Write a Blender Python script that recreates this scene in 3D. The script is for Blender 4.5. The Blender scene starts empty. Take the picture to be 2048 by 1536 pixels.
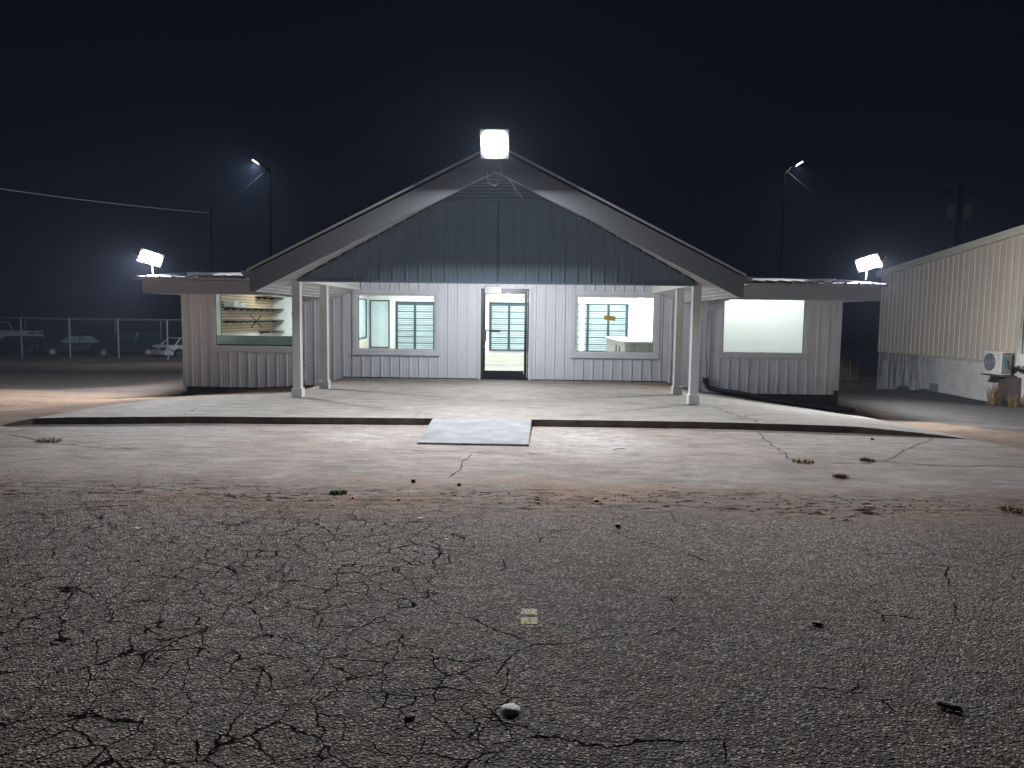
import bpy, bmesh, math, random
from mathutils import Vector, Matrix, noise
random.seed(7)
S = bpy.context.scene
COL = S.collection
rad = math.radians
# ------------------------------------------------------------------ camera
cam_d = bpy.data.cameras.new('camera'); cam = bpy.data.objects.new('camera', cam_d); COL.objects.link(cam)
cam_d.sensor_width = 36.0; cam_d.lens = 36.0*1500/2048; cam_d.clip_start = .05; cam_d.clip_end = 600
cam.matrix_world = Matrix.Translation((0.615, -17.8, 1.5)) @ (Matrix.Rotation(rad(1.45), 4, 'Z') @ Matrix.Rotation(rad(90-5.14), 4, 'X') @ Matrix.Rotation(0.0125, 4, 'Z'))
S.camera = cam
S.render.resolution_x = 1024; S.render.resolution_y = 768
# ------------------------------------------------------------------ night sky
W = bpy.data.worlds.new('World'); S.world = W; W.use_nodes = True
wn = W.node_tree.nodes; wl = W.node_tree.links
bg = wn['Background']
bg.inputs[0].default_value = (.35, .5, 1, 1); bg.inputs[1].default_value = .004
S.view_settings.view_transform = 'Standard'; S.view_settings.look = 'None'
S.view_settings.exposure = .18; S.view_settings.gamma = 1
S.cycles.volume_bounces = 0
S.cycles.max_bounces = 10
S.cycles.sample_clamp_indirect = 4
HAZE = .0008
# ------------------------------------------------------------------ materials
def newmat(name):
    m = bpy.data.materials.new(name); m.use_nodes = True
    return m, m.node_tree.nodes, m.node_tree.links, m.node_tree.nodes['Principled BSDF']
def mat(name, col, rough=.6, metal=0., var=.12, vscale=3., bump=0., bscale=60., spec=.5, stretch=(1,1,1), fine=.04):
    """plain surface with procedural colour variation (dirt, wear) and optional bump"""
    m, n, l, p = newmat(name)
    tc = n.new('ShaderNodeTexCoord'); mp = n.new('ShaderNodeMapping'); mp.inputs['Scale'].default_value = stretch
    l.new(tc.outputs['Object'], mp.inputs['Vector'])
    a = n.new('ShaderNodeTexNoise'); a.inputs['Scale'].default_value = vscale; a.inputs['Detail'].default_value = 6
    l.new(mp.outputs[0], a.inputs['Vector'])
    b = n.new('ShaderNodeTexNoise'); b.inputs['Scale'].default_value = bscale; b.inputs['Detail'].default_value = 3
    l.new(mp.outputs[0], b.inputs['Vector'])
    r = n.new('ShaderNodeMapRange'); r.inputs[1].default_value = .3; r.inputs[2].default_value = .7
    r.inputs[3].default_value = 1-var; r.inputs[4].default_value = 1+var*.6; l.new(a.outputs[0], r.inputs[0])
    r2 = n.new('ShaderNodeMapRange'); r2.inputs[1].default_value = .3; r2.inputs[2].default_value = .7
    r2.inputs[3].default_value = 1-fine; r2.inputs[4].default_value = 1+fine; l.new(b.outputs[0], r2.inputs[0])
    mu = n.new('ShaderNodeMath'); mu.operation = 'MULTIPLY'; l.new(r.outputs[0], mu.inputs[0]); l.new(r2.outputs[0], mu.inputs[1])
    mx = n.new('ShaderNodeVectorMath'); mx.operation = 'SCALE'; mx.inputs[0].default_value = col[:3]; l.new(mu.outputs[0], mx.inputs['Scale'])
    l.new(mx.outputs[0], p.inputs['Base Color'])
    p.inputs['Roughness'].default_value = rough; p.inputs['Metallic'].default_value = metal; p.inputs['Specular IOR Level'].default_value = spec
    if bump:
        bp = n.new('ShaderNodeBump'); bp.inputs['Strength'].default_value = 1; bp.inputs['Distance'].default_value = bump
        l.new(b.outputs[0], bp.inputs['Height']); l.new(bp.outputs[0], p.inputs['Normal'])
    return m
def emit(name, col, s):
    m, n, l, p = newmat(name); p.inputs['Base Color'].default_value = (.8, .8, .8, 1)
    p.inputs['Emission Color'].default_value = (*col, 1); p.inputs['Emission Strength'].default_value = s
    return m
def glassmat(name, tint=(.93, .96, .955), refl=.06):
    m, n, l, p = newmat(name); n.remove(p)
    t = n.new('ShaderNodeBsdfTransparent'); t.inputs[0].default_value = (*tint, 1)
    g = n.new('ShaderNodeBsdfGlossy'); g.inputs['Roughness'].default_value = .02
    f = n.new('ShaderNodeFresnel'); f.inputs['IOR'].default_value = 1.45
    mx = n.new('ShaderNodeMixShader'); l.new(f.outputs[0], mx.inputs[0]); l.new(t.outputs[0], mx.inputs[1]); l.new(g.outputs[0], mx.inputs[2])
    l.new(mx.outputs[0], n['Material Output'].inputs['Surface'])
    return m
class NT:
    """small node helper"""
    def __init__(s, n, l): s.n = n; s.l = l
    def put(s, sock, v):
        if isinstance(v, (int, float)): sock.default_value = v
        elif isinstance(v, tuple): sock.default_value = v if len(v) == len(sock.default_value) else (*v, 1)
        else: s.l.new(v, sock)
    def math(s, op, a, b=0., clamp=False):
        x = s.n.new('ShaderNodeMath'); x.operation = op; x.use_clamp = clamp; s.put(x.inputs[0], a); s.put(x.inputs[1], b); return x.outputs[0]
    def noise(s, v, sc, det=5, rough=.5, dist=0.):
        x = s.n.new('ShaderNodeTexNoise'); s.l.new(v, x.inputs['Vector']); x.inputs['Scale'].default_value = sc; x.inputs['Detail'].default_value = det
        x.inputs['Roughness'].default_value = rough; x.inputs['Distortion'].default_value = dist; return x.outputs
    def voro(s, v, sc, feat='F1'):
        x = s.n.new('ShaderNodeTexVoronoi'); x.feature = feat; s.l.new(v, x.inputs['Vector']); x.inputs['Scale'].default_value = sc; return x.outputs
    def rng(s, v, a, b, c=0., d=1.):
        x = s.n.new('ShaderNodeMapRange'); s.l.new(v, x.inputs[0]) if not isinstance(v, float) else None
        for i, q in enumerate((a, b, c, d)): x.inputs[i+1].default_value = q
        return x.outputs[0]
    def mix(s, f, a, b):
        x = s.n.new('ShaderNodeMix'); x.data_type = 'RGBA'; s.put(x.inputs[0], f); s.put(x.inputs[6], a); s.put(x.inputs[7], b); return x.outputs[2]
    def map(s, v, sc=(1,1,1), loc=(0,0,0), rot=(0,0,0)):
        x = s.n.new('ShaderNodeMapping'); s.l.new(v, x.inputs[0]); x.inputs['Scale'].default_value = sc; x.inputs['Location'].default_value = loc; x.inputs['Rotation'].default_value = rot; return x.outputs[0]
    def sep(s, v):
        x = s.n.new('ShaderNodeSeparateXYZ'); s.l.new(v, x.inputs[0]); return x.outputs
    def warp(s, v, sc, amt):
        nz = s.n.new('ShaderNodeTexNoise'); s.l.new(v, nz.inputs['Vector']); nz.inputs['Scale'].default_value = sc; nz.inputs['Detail'].default_value = 3
        a = s.n.new('ShaderNodeVectorMath'); a.operation = 'SUBTRACT'; s.l.new(nz.outputs['Color'], a.inputs[0]); a.inputs[1].default_value = (.5,.5,.5)
        b = s.n.new('ShaderNodeVectorMath'); b.operation = 'SCALE'; s.l.new(a.outputs[0], b.inputs[0]); b.inputs['Scale'].default_value = amt
        c = s.n.new('ShaderNodeVectorMath'); c.operation = 'ADD'; s.l.new(v, c.inputs[0]); s.l.new(b.outputs[0], c.inputs[1]); return c.outputs[0]
    def blob(s, xy, cx, cy, rx, ry, soft=.6):
        """soft elliptical patch in ground coordinates; 1 inside, 0 outside"""
        m = s.map(xy, sc=(1/rx, 1/ry, 0), loc=(-cx/rx, -cy/ry, 0))
        x = s.n.new('ShaderNodeVectorMath'); x.operation = 'LENGTH'; s.l.new(m, x.inputs[0])
        return s.rng(x.outputs['Value'], 1-soft, 1+soft, 1, 0)
    def bump(s, h, dist, normal=None, strength=1.):
        x = s.n.new('ShaderNodeBump'); x.inputs['Strength'].default_value = strength; x.inputs['Distance'].default_value = dist
        s.put(x.inputs['Height'], h)
        if normal is not None: s.l.new(normal, x.inputs['Normal'])
        return x.outputs[0]
def dirt_drift(t, v, x, y, col, lo=.42):
    """dirt and leaf mould lying over the joint between concrete and asphalt, the same on both"""
    wob = t.math('MULTIPLY', t.math('SUBTRACT', t.noise(t.map(v, (1, 1, 0)), .55, 4, .6)[0], .5), .9)
    yy = t.math('ADD', y, wob)
    band = t.math('MULTIPLY', t.rng(yy, -10.62, -11.05), t.rng(yy, -12.1, -11.5))
    n1 = t.noise(t.map(v, (.8, 1.9, 0)), 2.4, 10, .72)[0]
    n2 = t.noise(t.map(v, (.6, 2.4, 0)), 5.5, 9, .8)[0]
    n3 = t.noise(v, .7, 3)[0]
    tan = t.mix(t.rng(n3, .42, .58), (.20, .165, .14), (.25, .165, .115))
    f = t.math('MULTIPLY', band, t.rng(t.math('ADD', n1, t.math('MULTIPLY', band, .06)), lo, lo+.13), True)
    col = t.mix(t.math('MULTIPLY', f, .95), col, tan)
    # tyre tread prints pressed through the loose dirt
    for (cx, cy, rx, ry, rot) in ((1.46, -11.2, .13, .42, .12), (3.02, -11.05, .22, .42, -.5), (2.45, -10.9, .13, .3, -.5)):
        m = t.map(v, (1, 1, 0), (-cx*math.cos(rot)+cy*math.sin(rot), -cx*math.sin(rot)-cy*math.cos(rot), 0), (0, 0, rot))
        q = t.sep(m); st = t.math('SINE', t.math('MULTIPLY', t.math('ADD', q[0], t.math('MULTIPLY', n3, .06)), 175.))
        bx = t.math('MULTIPLY', t.rng(t.math('ABSOLUTE', q[0]), rx, rx*.8), t.math('MULTIPLY', t.rng(t.math('ABSOLUTE', q[1]), ry, ry*.4), t.rng(n1, .40, .56)))
        col = t.mix(t.math('MULTIPLY', bx, t.rng(st, .0, .8, 0, .6)), col, (.30, .23, .17))
        col = t.mix(t.math('MULTIPLY', bx, t.rng(st, -.1, -.7, 0, .5)), col, (.12, .08, .055))
    f2 = t.math('MULTIPLY', band, t.rng(n2, .50, .56), True)
    col = t.mix(t.math('MULTIPLY', f2, .9), col, (.055, .033, .02))
    sp = t.voro(t.warp(v, 8, .1), 22)
    f3 = t.math('MULTIPLY', t.math('MULTIPLY', t.rng(yy, -10.5, -11.1), t.rng(yy, -12.6, -11.6)), t.math('MULTIPLY', t.math('LESS_THAN', sp['Distance'], .22), t.math('GREATER_THAN', t.sep(sp['Color'])[0], .72)))
    return t.mix(t.math('MULTIPLY', f3, .8), col, (.04, .025, .018))
def mat_asphalt():
    m, n, l, p = newmat('asphalt'); t = NT(n, l)
    v = n.new('ShaderNodeTexCoord').outputs['Object']; x, y, z = t.sep(v)
    # stone chips
    ch = t.voro(v, 78)
    big = t.noise(v, .35, 5, .6)[0]; mid = t.noise(v, 2.2, 6, .65)[0]
    sepc = t.sep(ch['Color'])
    lum = t.math('ADD', t.math('MULTIPLY', t.math('POWER', sepc[0], 2.), 1.5), .42)
    light = t.math('GREATER_THAN', sepc[1], .90)
    col = t.mix(t.rng(mid, .35, .65), (.250, .185, .148), (.212, .175, .152))
    tone = t.math('MULTIPLY', lum, t.rng(big, .3, .7, .78, 1.3))
    tone = t.math('MULTIPLY', tone, t.rng(mid, .25, .75, .75, 1.3))
    sc = n.new('ShaderNodeVectorMath'); sc.operation = 'SCALE'; l.new(col, sc.inputs[0]); l.new(tone, sc.inputs['Scale'])
    col = t.mix(t.math('MULTIPLY', light, .8), sc.outputs[0], (.64, .57, .50))
    # gaps between chips hold dark binder
    gap = t.rng(ch['Distance'], .35, .62)
    col = t.mix(t.math('MULTIPLY', gap, .75), col, (.018, .016, .015))
    # alligator cracks, dense at the left, sparse elsewhere
    w = t.warp(v, 3.5, .16)
    w2 = t.warp(w, 22, .02)
    e1 = t.voro(w2, 5.2, 'DISTANCE_TO_EDGE')['Distance']
    e2 = t.voro(w2, 1.15, 'DISTANCE_TO_EDGE')['Distance']
    e3 = t.voro(w2, 9.5, 'DISTANCE_TO_EDGE')['Distance']
    pres = t.noise(v, .9, 4)[0]; pres2 = t.noise(v, 4.1, 3)[0]
    left = t.rng(x, 1.0, -1.8)
    wid = t.rng(pres2, .28, .70, .007, .026)
    k1 = t.math('MULTIPLY', t.math('LESS_THAN', e1, wid), t.math('GREATER_THAN', t.math('ADD', left, t.math('MULTIPLY', pres, .9)), .72))
    k3 = t.math('MULTIPLY', t.math('LESS_THAN', e3, t.math('MULTIPLY', wid, .55)), t.math('GREATER_THAN', t.math('ADD', left, pres), 1.25))
    k2 = t.math('LESS_THAN', e2, t.math('MULTIPLY', t.rng(pres2, .44, .64, 0, .085), .085))
    k = t.math('MAXIMUM', t.math('MAXIMUM', k1, k2), k3)
    col = t.mix(t.math('MULTIPLY', k, .93), col, (.010, .008, .007))
    col = dirt_drift(t, v, x, y, col, .38)
    rr = t.noise(t.map(v, (.6, 1, 1)), 2.7, 8, .72)[0]
    col = t.mix(t.math('MULTIPLY', t.rng(rr, .60, .72), .35), col, (.13, .065, .035))
    l.new(col, p.inputs['Base Color']); p.inputs['Roughness'].default_value = .85; l.new(t.math('MULTIPLY', t.math('SUBTRACT', 1., k), .22), p.inputs['Specular IOR Level'])
    dome = t.math('SUBTRACT', 1., ch['Distance'])
    hgt = t.math('ADD', t.math('MULTIPLY', dome, t.math('ADD', .35, sepc[2])), t.math('MULTIPLY', t.noise(v, 260, 2)[0], .3))
    hgt = t.math('SUBTRACT', hgt, t.math('MULTIPLY', k, 1.6))
    nb = t.bump(t.noise(v, 9, 5)[0], .03)
    l.new(t.bump(hgt, .012, nb), p.inputs['Normal'])
    return m
def mat_concrete(name, base, tint, litter=False, patches=(), crack=.4, dark=()):
    m, n, l, p = newmat(name); t = NT(n, l)
    v = n.new('ShaderNodeTexCoord').outputs['Object']; x, y, z = t.sep(v)
    a = t.noise(v, .5, 7, .6)[0]; b = t.noise(t.map(v, (.7, 1.6, 1)), 3.5, 9, .72)[0]; c = t.noise(v, 45, 4, .7)[0]; fine = t.noise(v, 160, 2)[0]
    col = t.mix(t.rng(a, .35, .65), base, tint)
    tone = t.math('MULTIPLY', t.math('MULTIPLY', t.rng(b, .25, .75, .5, 1.42), t.rng(c, .25, .75, .68, 1.28)), t.rng(fine, .3, .7, .82, 1.16))
    sc = n.new('ShaderNodeVectorMath'); sc.operation = 'SCALE'; l.new(col, sc.inputs[0]); l.new(tone, sc.inputs['Scale']); col = sc.outputs[0]
    # pits
    pit = t.voro(t.warp(v, 5, .2), 14)
    pm = t.math('MULTIPLY', t.math('LESS_THAN', pit['Distance'], .10), t.math('GREATER_THAN', t.sep(pit['Color'])[0], .62))
    col = t.mix(t.math('MULTIPLY', pm, .6), col, (.06, .05, .04))
    st = t.noise(t.map(v, (.5, 1.1, 1), (3, 9, 0)), 1.7, 8, .7)[0]
    col = t.mix(t.rng(st, .55, .68, 0, .35), col, (.12, .10, .09))
    sm = t.voro(t.warp(v, 9, .1), 33); col = t.mix(t.math('MULTIPLY', t.math('MULTIPLY', t.math('LESS_THAN', sm['Distance'], .2), t.math('GREATER_THAN', t.sep(sm['Color'])[1], .86)), .55), col, (.05, .04, .035))
    for (cx, cy, rx, ry, pc, amt, nsc) in patches:
        nm = t.noise(t.map(v, (1, 1.5, 1)), nsc, 8, .75)[0]
        f = t.math('MULTIPLY', t.blob(v, cx, cy, rx, ry), t.rng(nm, .42, .60, 0, amt), True)
        col = t.mix(f, col, pc)
    if litter:
        col = dirt_drift(t, v, x, y, col)
    l.new(col, p.inputs['Base Color']); p.inputs['Roughness'].default_value = .9; p.inputs['Specular IOR Level'].default_value = .12
    h = t.math('SUBTRACT', t.math('ADD', t.math('MULTIPLY', c, .6), b), t.math('MULTIPLY', pm, .8))
    l.new(t.bump(h, .012), p.inputs['Normal'])
    return m
def mat_terrain():
    m, n, l, p = newmat('terrain'); t = NT(n, l)
    v = n.new('ShaderNodeTexCoord').outputs['Object']; x, y, z = t.sep(v)
    a = t.noise(t.map(v, (.35, 1.1, 1)), .55, 8, .65)[0]; b = t.noise(v, 3, 9, .75)[0]; c = t.noise(v, 40, 4, .7)[0]
    dirt = t.mix(t.rng(b, .3, .7), (.115, .085, .065), (.21, .155, .115))
    orange = t.mix(t.rng(b, .35, .65), (.20, .13, .09), (.28, .205, .15))
    near = t.rng(y, 8., -3.)
    om = t.math('MULTIPLY', t.rng(a, .40, .56), t.math('MULTIPLY', near, 1.), True)
    col = t.mix(om, dirt, orange)
    grass = t.math('MULTIPLY', t.rng(t.noise(v, .22, 6, .6)[0], .50, .6), t.rng(y, 2., 10.), True)
    col = t.mix(t.math('MULTIPLY', grass, .6), col, (.06, .065, .03))
    # old asphalt drive at the right and a worn strip at the left
    wob = t.math('MULTIPLY', t.math('SUBTRACT', t.noise(v, .45, 6, .7)[0], .5), 1.6)
    sx = t.math('ADD', t.math('ADD', x, t.math('MULTIPLY', t.math('ABSOLUTE', t.math('ADD', y, 0.)), .0)), wob)
    right = t.math('MULTIPLY', t.rng(sx, 8.7, 8.95), t.math('MULTIPLY', t.rng(t.math('ADD', y, wob), -6.4, -6.0), t.rng(t.math('ADD', y, wob), 13.2, 12.4)))
    leftm = t.math('MULTIPLY', t.math('LESS_THAN', x, -7.4), t.math('MULTIPLY', t.rng(t.math('ADD', y, wob), -.5, .5), t.rng(t.math('ADD', y, wob), 14., 10.)))
    am = t.math('MAXIMUM', right, t.math('MULTIPLY', leftm, t.rng(a, .35, .5, .35, .9)), True)
    asp = t.mix(t.rng(b, .3, .7), (.060, .055, .053), (.105, .098, .094))
    col = t.mix(am, col, asp)
    tone = t.rng(c, .25, .75, .7, 1.25)
    sc = n.new('ShaderNodeVectorMath'); sc.operation = 'SCALE'; l.new(col, sc.inputs[0]); l.new(tone, sc.inputs['Scale'])
    l.new(sc.outputs[0], p.inputs['Base Color']); p.inputs['Roughness'].default_value = .95; p.inputs['Specular IOR Level'].default_value = .1
    l.new(t.bump(t.math('ADD', c, t.math('MULTIPLY', b, 2.)), .02), p.inputs['Normal'])
    return m
def mat_block():
    """painted block wall with courses, grime streaks and rust runs"""
    m, n, l, p = newmat('painted_block'); t = NT(n, l)
    v = n.new('ShaderNodeTexCoord').outputs['Object']
    br = n.new('ShaderNodeTexBrick'); l.new(t.map(v, (1, 1, 1), rot=(rad(90), 0, 0)), br.inputs['Vector'])
    br.inputs['Scale'].default_value = 1; br.inputs['Brick Width'].default_value = .4; br.inputs['Row Height'].default_value = .2; br.inputs['Mortar Size'].default_value = .004
    x, y, z = t.sep(v)
    # mapping: wall runs along local X, height along local Z
    a = t.noise(v, 2.5, 6, .65)[0]
    col = t.mix(t.rng(a, .3, .7), (.56, .56, .54), (.72, .72, .70))
    s = t.noise(t.map(v, (5.5, 1, .35)), 1.6, 7, .7)[0]
    far = t.rng(x, 4.6, 2.8)
    f = t.math('MULTIPLY', t.rng(s, .42, .56), t.math('MULTIPLY', t.math('ADD', far, .12), t.rng(z, -.2, 1.0, .55, 1.)), True)
    col = t.mix(t.math('MULTIPLY', f, .85), col, (.10, .10, .11))
    r = t.noise(t.map(v, (7, 1, .25)), 1.1, 3)[0]
    col = t.mix(t.math('MULTIPLY', t.rng(r, .66, .70), .35), col, (.33, .2, .1))
    g = t.math('MULTIPLY', t.rng(z, .28, .0), t.rng(a, .35, .6, .2, 1), True)
    col = t.mix(t.math('MULTIPLY', g, .6), col, (.2, .16, .12))
    l.new(col, p.inputs['Base Color']); p.inputs['Roughness'].default_value = .8
    l.new(t.bump(t.math('ADD', t.math('MULTIPLY', br.outputs['Fac'], -1.), t.math('MULTIPLY', t.noise(v, 60, 3)[0], .25)), .008), p.inputs['Normal'])
    return m
def mat_tansiding():
    m, n, l, p = newmat('tan_metal'); t = NT(n, l)
    v = n.new('ShaderNodeTexCoord').outputs['Object']
    s = t.noise(t.map(v, (2.5, 1, .25)), 1.3, 6, .6)[0]; f = t.noise(v, 30, 3)[0]
    col = t.mix(t.rng(s, .3, .7), (.50, .44, .36), (.60, .53, .44))
    sc = n.new('ShaderNodeVectorMath'); sc.operation = 'SCALE'; l.new(col, sc.inputs[0]); l.new(t.rng(f, .3, .7, .95, 1.05), sc.inputs['Scale'])
    l.new(sc.outputs[0], p.inputs['Base Color']); p.inputs['Roughness'].default_value = .55; return m
M = {}
M['asphalt'] = mat_asphalt()
M['apron'] = mat_concrete('apron_concrete', (.245, .207, .182), (.30, .268, .242), litter=True, crack=.0, patches=(
    (1.45, -8.2, .7, 1.0, (.46, .46, .455), .6, 7.), (-1.5, -8.1, .6, .45, (.5, .5, .49), .55, 5.), (-4.6, -7.75, 2.2, .5, (.3, .3, .32), .5, 2.),
    (4.2, -10.9, 1.2, .32, (.20, .115, .07), .9, 4.), (2.3, -10.95, 1.2, .28, (.24, .14, .085), .9, 4.), (.3, -10.75, 1.3, .3, (.28, .17, .11), .8, 3.), (-2.6, -10.8, 1.6, .4, (.15, .1, .07), .7, 4.)))
M['slab'] = mat_concrete('porch_concrete', (.242, .224, .202), (.285, .266, .242), crack=.0, patches=((3.4, -1.0, .7, .9, (.36, .23, .13), .75, 3.), (-3.6, -1.2, .4, .7, (.36, .24, .15), .6, 3.), (4.9, -5.6, .7, .8, (.33, .22, .15), .6, 4.)))
M['ramp'] = mat('ramp_concrete', (.26, .265, .275), .85, var=.22, vscale=4, bump=.008, bscale=70, fine=.2, spec=.1)
M['kerbface'] = mat('kerb_face', (.17, .145, .11), .9, var=.4, vscale=5, bump=.01)
M['terrain'] = mat_terrain()
M['siding'] = mat('grey_siding', (.68, .71, .77), .45, var=.07, vscale=1.2, stretch=(1, 1, .4), fine=.02)
M['trim'] = mat('grey_trim', (.66, .69, .75), .45, var=.05, fine=.02)
M['postm'] = mat('post_wrap', (.64, .65, .66), .5, var=.05, vscale=2)
M['fascia'] = mat('charcoal_fascia', (.17, .18, .19), .45, var=.08, vscale=.8, fine=.03)
M['wingfascia'] = mat('wing_fascia', (.38, .39, .42), .45, var=.06, vscale=.8, fine=.03)
M['gable'] = mat('gable_siding', (.20, .26, .32), .4, var=.08, vscale=.8, stretch=(1, 1, .4), fine=.03)
M['soffit'] = mat('soffit_metal', (.50, .51, .51), .45, var=.05)
M['white'] = mat('white_paint', (.72, .72, .70), .5, var=.04)
M['vinyl'] = mat('white_vinyl', (.75, .77, .76), .35, var=.03)
M['roof'] = mat('dark_roof_metal', (.06, .06, .07), .5, spec=.25, var=.1)
M['black'] = mat('black_frame', (.012, .013, .02), .35, var=.1)
M['found'] = mat('dark_foundation', (.05, .048, .045), .9, var=.4, vscale=4, bump=.01)
M['bronze'] = mat('bronze', (.13, .10, .075), .35, metal=.6, var=.1)
M['alu'] = mat('brushed_alu', (.34, .36, .36), .4, metal=.3, var=.15, vscale=12)
M['pipe'] = mat('black_plastic_pipe', (.012, .012, .013), .45, var=.2)
M['gutter'] = mat('grey_gutter', (.45, .44, .45), .3, var=.08)
M['wall_in'] = mat('interior_white', (.80, .81, .79), .7, var=.03)
M['ceil_in'] = mat('interior_ceiling', (.8, .8, .8), .7, var=.02)
M['floor_in'] = mat('interior_floor', (.35, .33, .3), .4, var=.1)
M['shiplap'] = mat('cream_shiplap', (.62, .60, .52), .6, var=.06)
M['slat'] = mat('tan_slatwall', (.60, .44, .27), .5, var=.06, vscale=4, stretch=(1, 1, 4))
M['groove'] = mat('slatwall_groove', (.16, .11, .07), .7)
M['teal'] = mat('dark_teal_frame', (.035, .06, .07), .4, var=.15)
M['blind'] = mat('pale_blue_slats', (.46, .56, .59), .45, var=.2, vscale=3, stretch=(1, 1, 5))
M['blindback'] = mat('slat_gap', (.05, .10, .13), .5, var=.3, vscale=3, stretch=(1, 1, 6))
M['panegreen'] = mat('pale_glass', (.50, .60, .63), .25, var=.08, vscale=1.5)
M['greywood'] = mat('grey_wood_laminate', (.36, .35, .31), .6, var=.18, vscale=7, stretch=(1, 1, 6))
M['countertop'] = mat('white_counter_top', (.75, .75, .72), .3, var=.04)
M['halfwall'] = mat('sage_panel', (.66, .76, .72), .6, var=.08)
M['yellow'] = mat('yellow_tape', (.55, .42, .06), .5, var=.1, vscale=20)
M['tape'] = mat('black_tape', (.01, .009, .008), .4)
M['glass'] = glassmat('window_glass')
M['galv'] = mat('galvanised', (.42, .44, .46), .4, metal=.4, var=.15, vscale=8)
M['tan'] = mat_tansiding(); M['block'] = mat_block()
M['cream'] = mat('cream_trim', (.58, .56, .48), .5, var=.06)
M['acwhite'] = mat('appliance_white', (.66, .66, .63), .4, var=.06)
M['acside'] = mat('appliance_side', (.22, .20, .17), .5, var=.15)
M['acgrille'] = mat('fan_grille', (.13, .13, .16), .5, var=.2)
M['pvc'] = mat('white_pipe', (.70, .70, .68), .35, var=.08)
M['rust'] = mat('brown_sheet_metal', (.09, .065, .055), .7, var=.3, vscale=6)
M['wood'] = mat('dark_pole_wood', (.004, .004, .004), 1., spec=0., var=.3, vscale=6, stretch=(1, 1, .2))
M['wire'] = mat('cable_sheath', (.42, .42, .42), .5)
M['dullcan'] = mat('dull_grey_can', (.12, .13, .13), .9, spec=.1)
M['darkwire'] = mat('dark_wire', (.02, .02, .022), 1., spec=0.)
M['whitewire'] = mat('white_cable', (.75, .75, .78), .4)
M['carwhite'] = mat('faded_white_paint', (.62, .66, .68), .35, var=.1)
M['carblack'] = mat('black_car_paint', (.01, .012, .016), .15, var=.1)
M['cargreen'] = mat('dark_green_paint', (.012, .03, .03), .15, var=.1)
M['carblue'] = mat('dark_blue_paint', (.012, .022, .06), .2, var=.1)
M['carglass'] = mat('car_glass', (.02, .03, .035), .08, var=.05)
M['litglass'] = mat('lit_windscreen', (.14, .18, .2), .3, var=.2)  # paler copy of car glass, light on the windows put into the colour
M['tyre'] = mat('tyre_rubber', (.018, .018, .018), .8)
M['rim'] = mat('wheel_rim', (.45, .45, .46), .3, metal=.6)
M['redlens'] = mat('red_lens', (.16, .02, .02), .2)
M['clearlens'] = mat('clear_lens', (.75, .78, .8), .08, metal=.6)
M['plate'] = mat('number_plate', (.6, .6, .55), .5)
M['stone'] = mat('pale_stone', (.78, .76, .68), .8, var=.15, vscale=25, bump=.004)
M['redstone'] = mat('brown_stone', (.20, .12, .09), .8, var=.3, vscale=40, bump=.004)
M['leafdry'] = mat('dry_leaf', (.16, .085, .04), .8, var=.5, vscale=30)
M['straw'] = mat('dry_grass', (.26, .17, .07), .8, var=.4, vscale=30)
M['greenleaf'] = mat('weed_leaf', (.035, .06, .018), .6, var=.4, vscale=20)
M['freshgreen'] = mat('fresh_green_leaf', (.10, .20, .04), .7, var=.3)
M['paper'] = mat('white_litter', (.65, .64, .60), .7, var=.1)
M['redbit'] = mat('red_plastic', (.55, .03, .02), .4)
M['tar'] = mat('black_rubber_scrap', (.010, .010, .011), .6, bump=.004)
M['roadyellow'] = mat('worn_yellow_paint', (.34, .30, .04), .7, var=.5, vscale=60, fine=.4)
M['lensW'] = emit('led_lens', (.95, .97, 1.), 60)
M['lensF'] = emit('far_led_lens', (.85, .92, 1.), 3.)
M['ledpanel'] = emit('led_panel', (.95, 1., 1.), 3)
M['soil'] = mat('dark_soil', (.07, .045, .03), .95, var=.5, vscale=30, bump=.004)
M['sand'] = mat('sandy_dirt', (.24, .16, .11), .95, var=.35, vscale=20, bump=.004)
M['crack'] = mat('crack_dirt', (.035, .026, .02), .95, var=.5, vscale=12)
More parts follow.
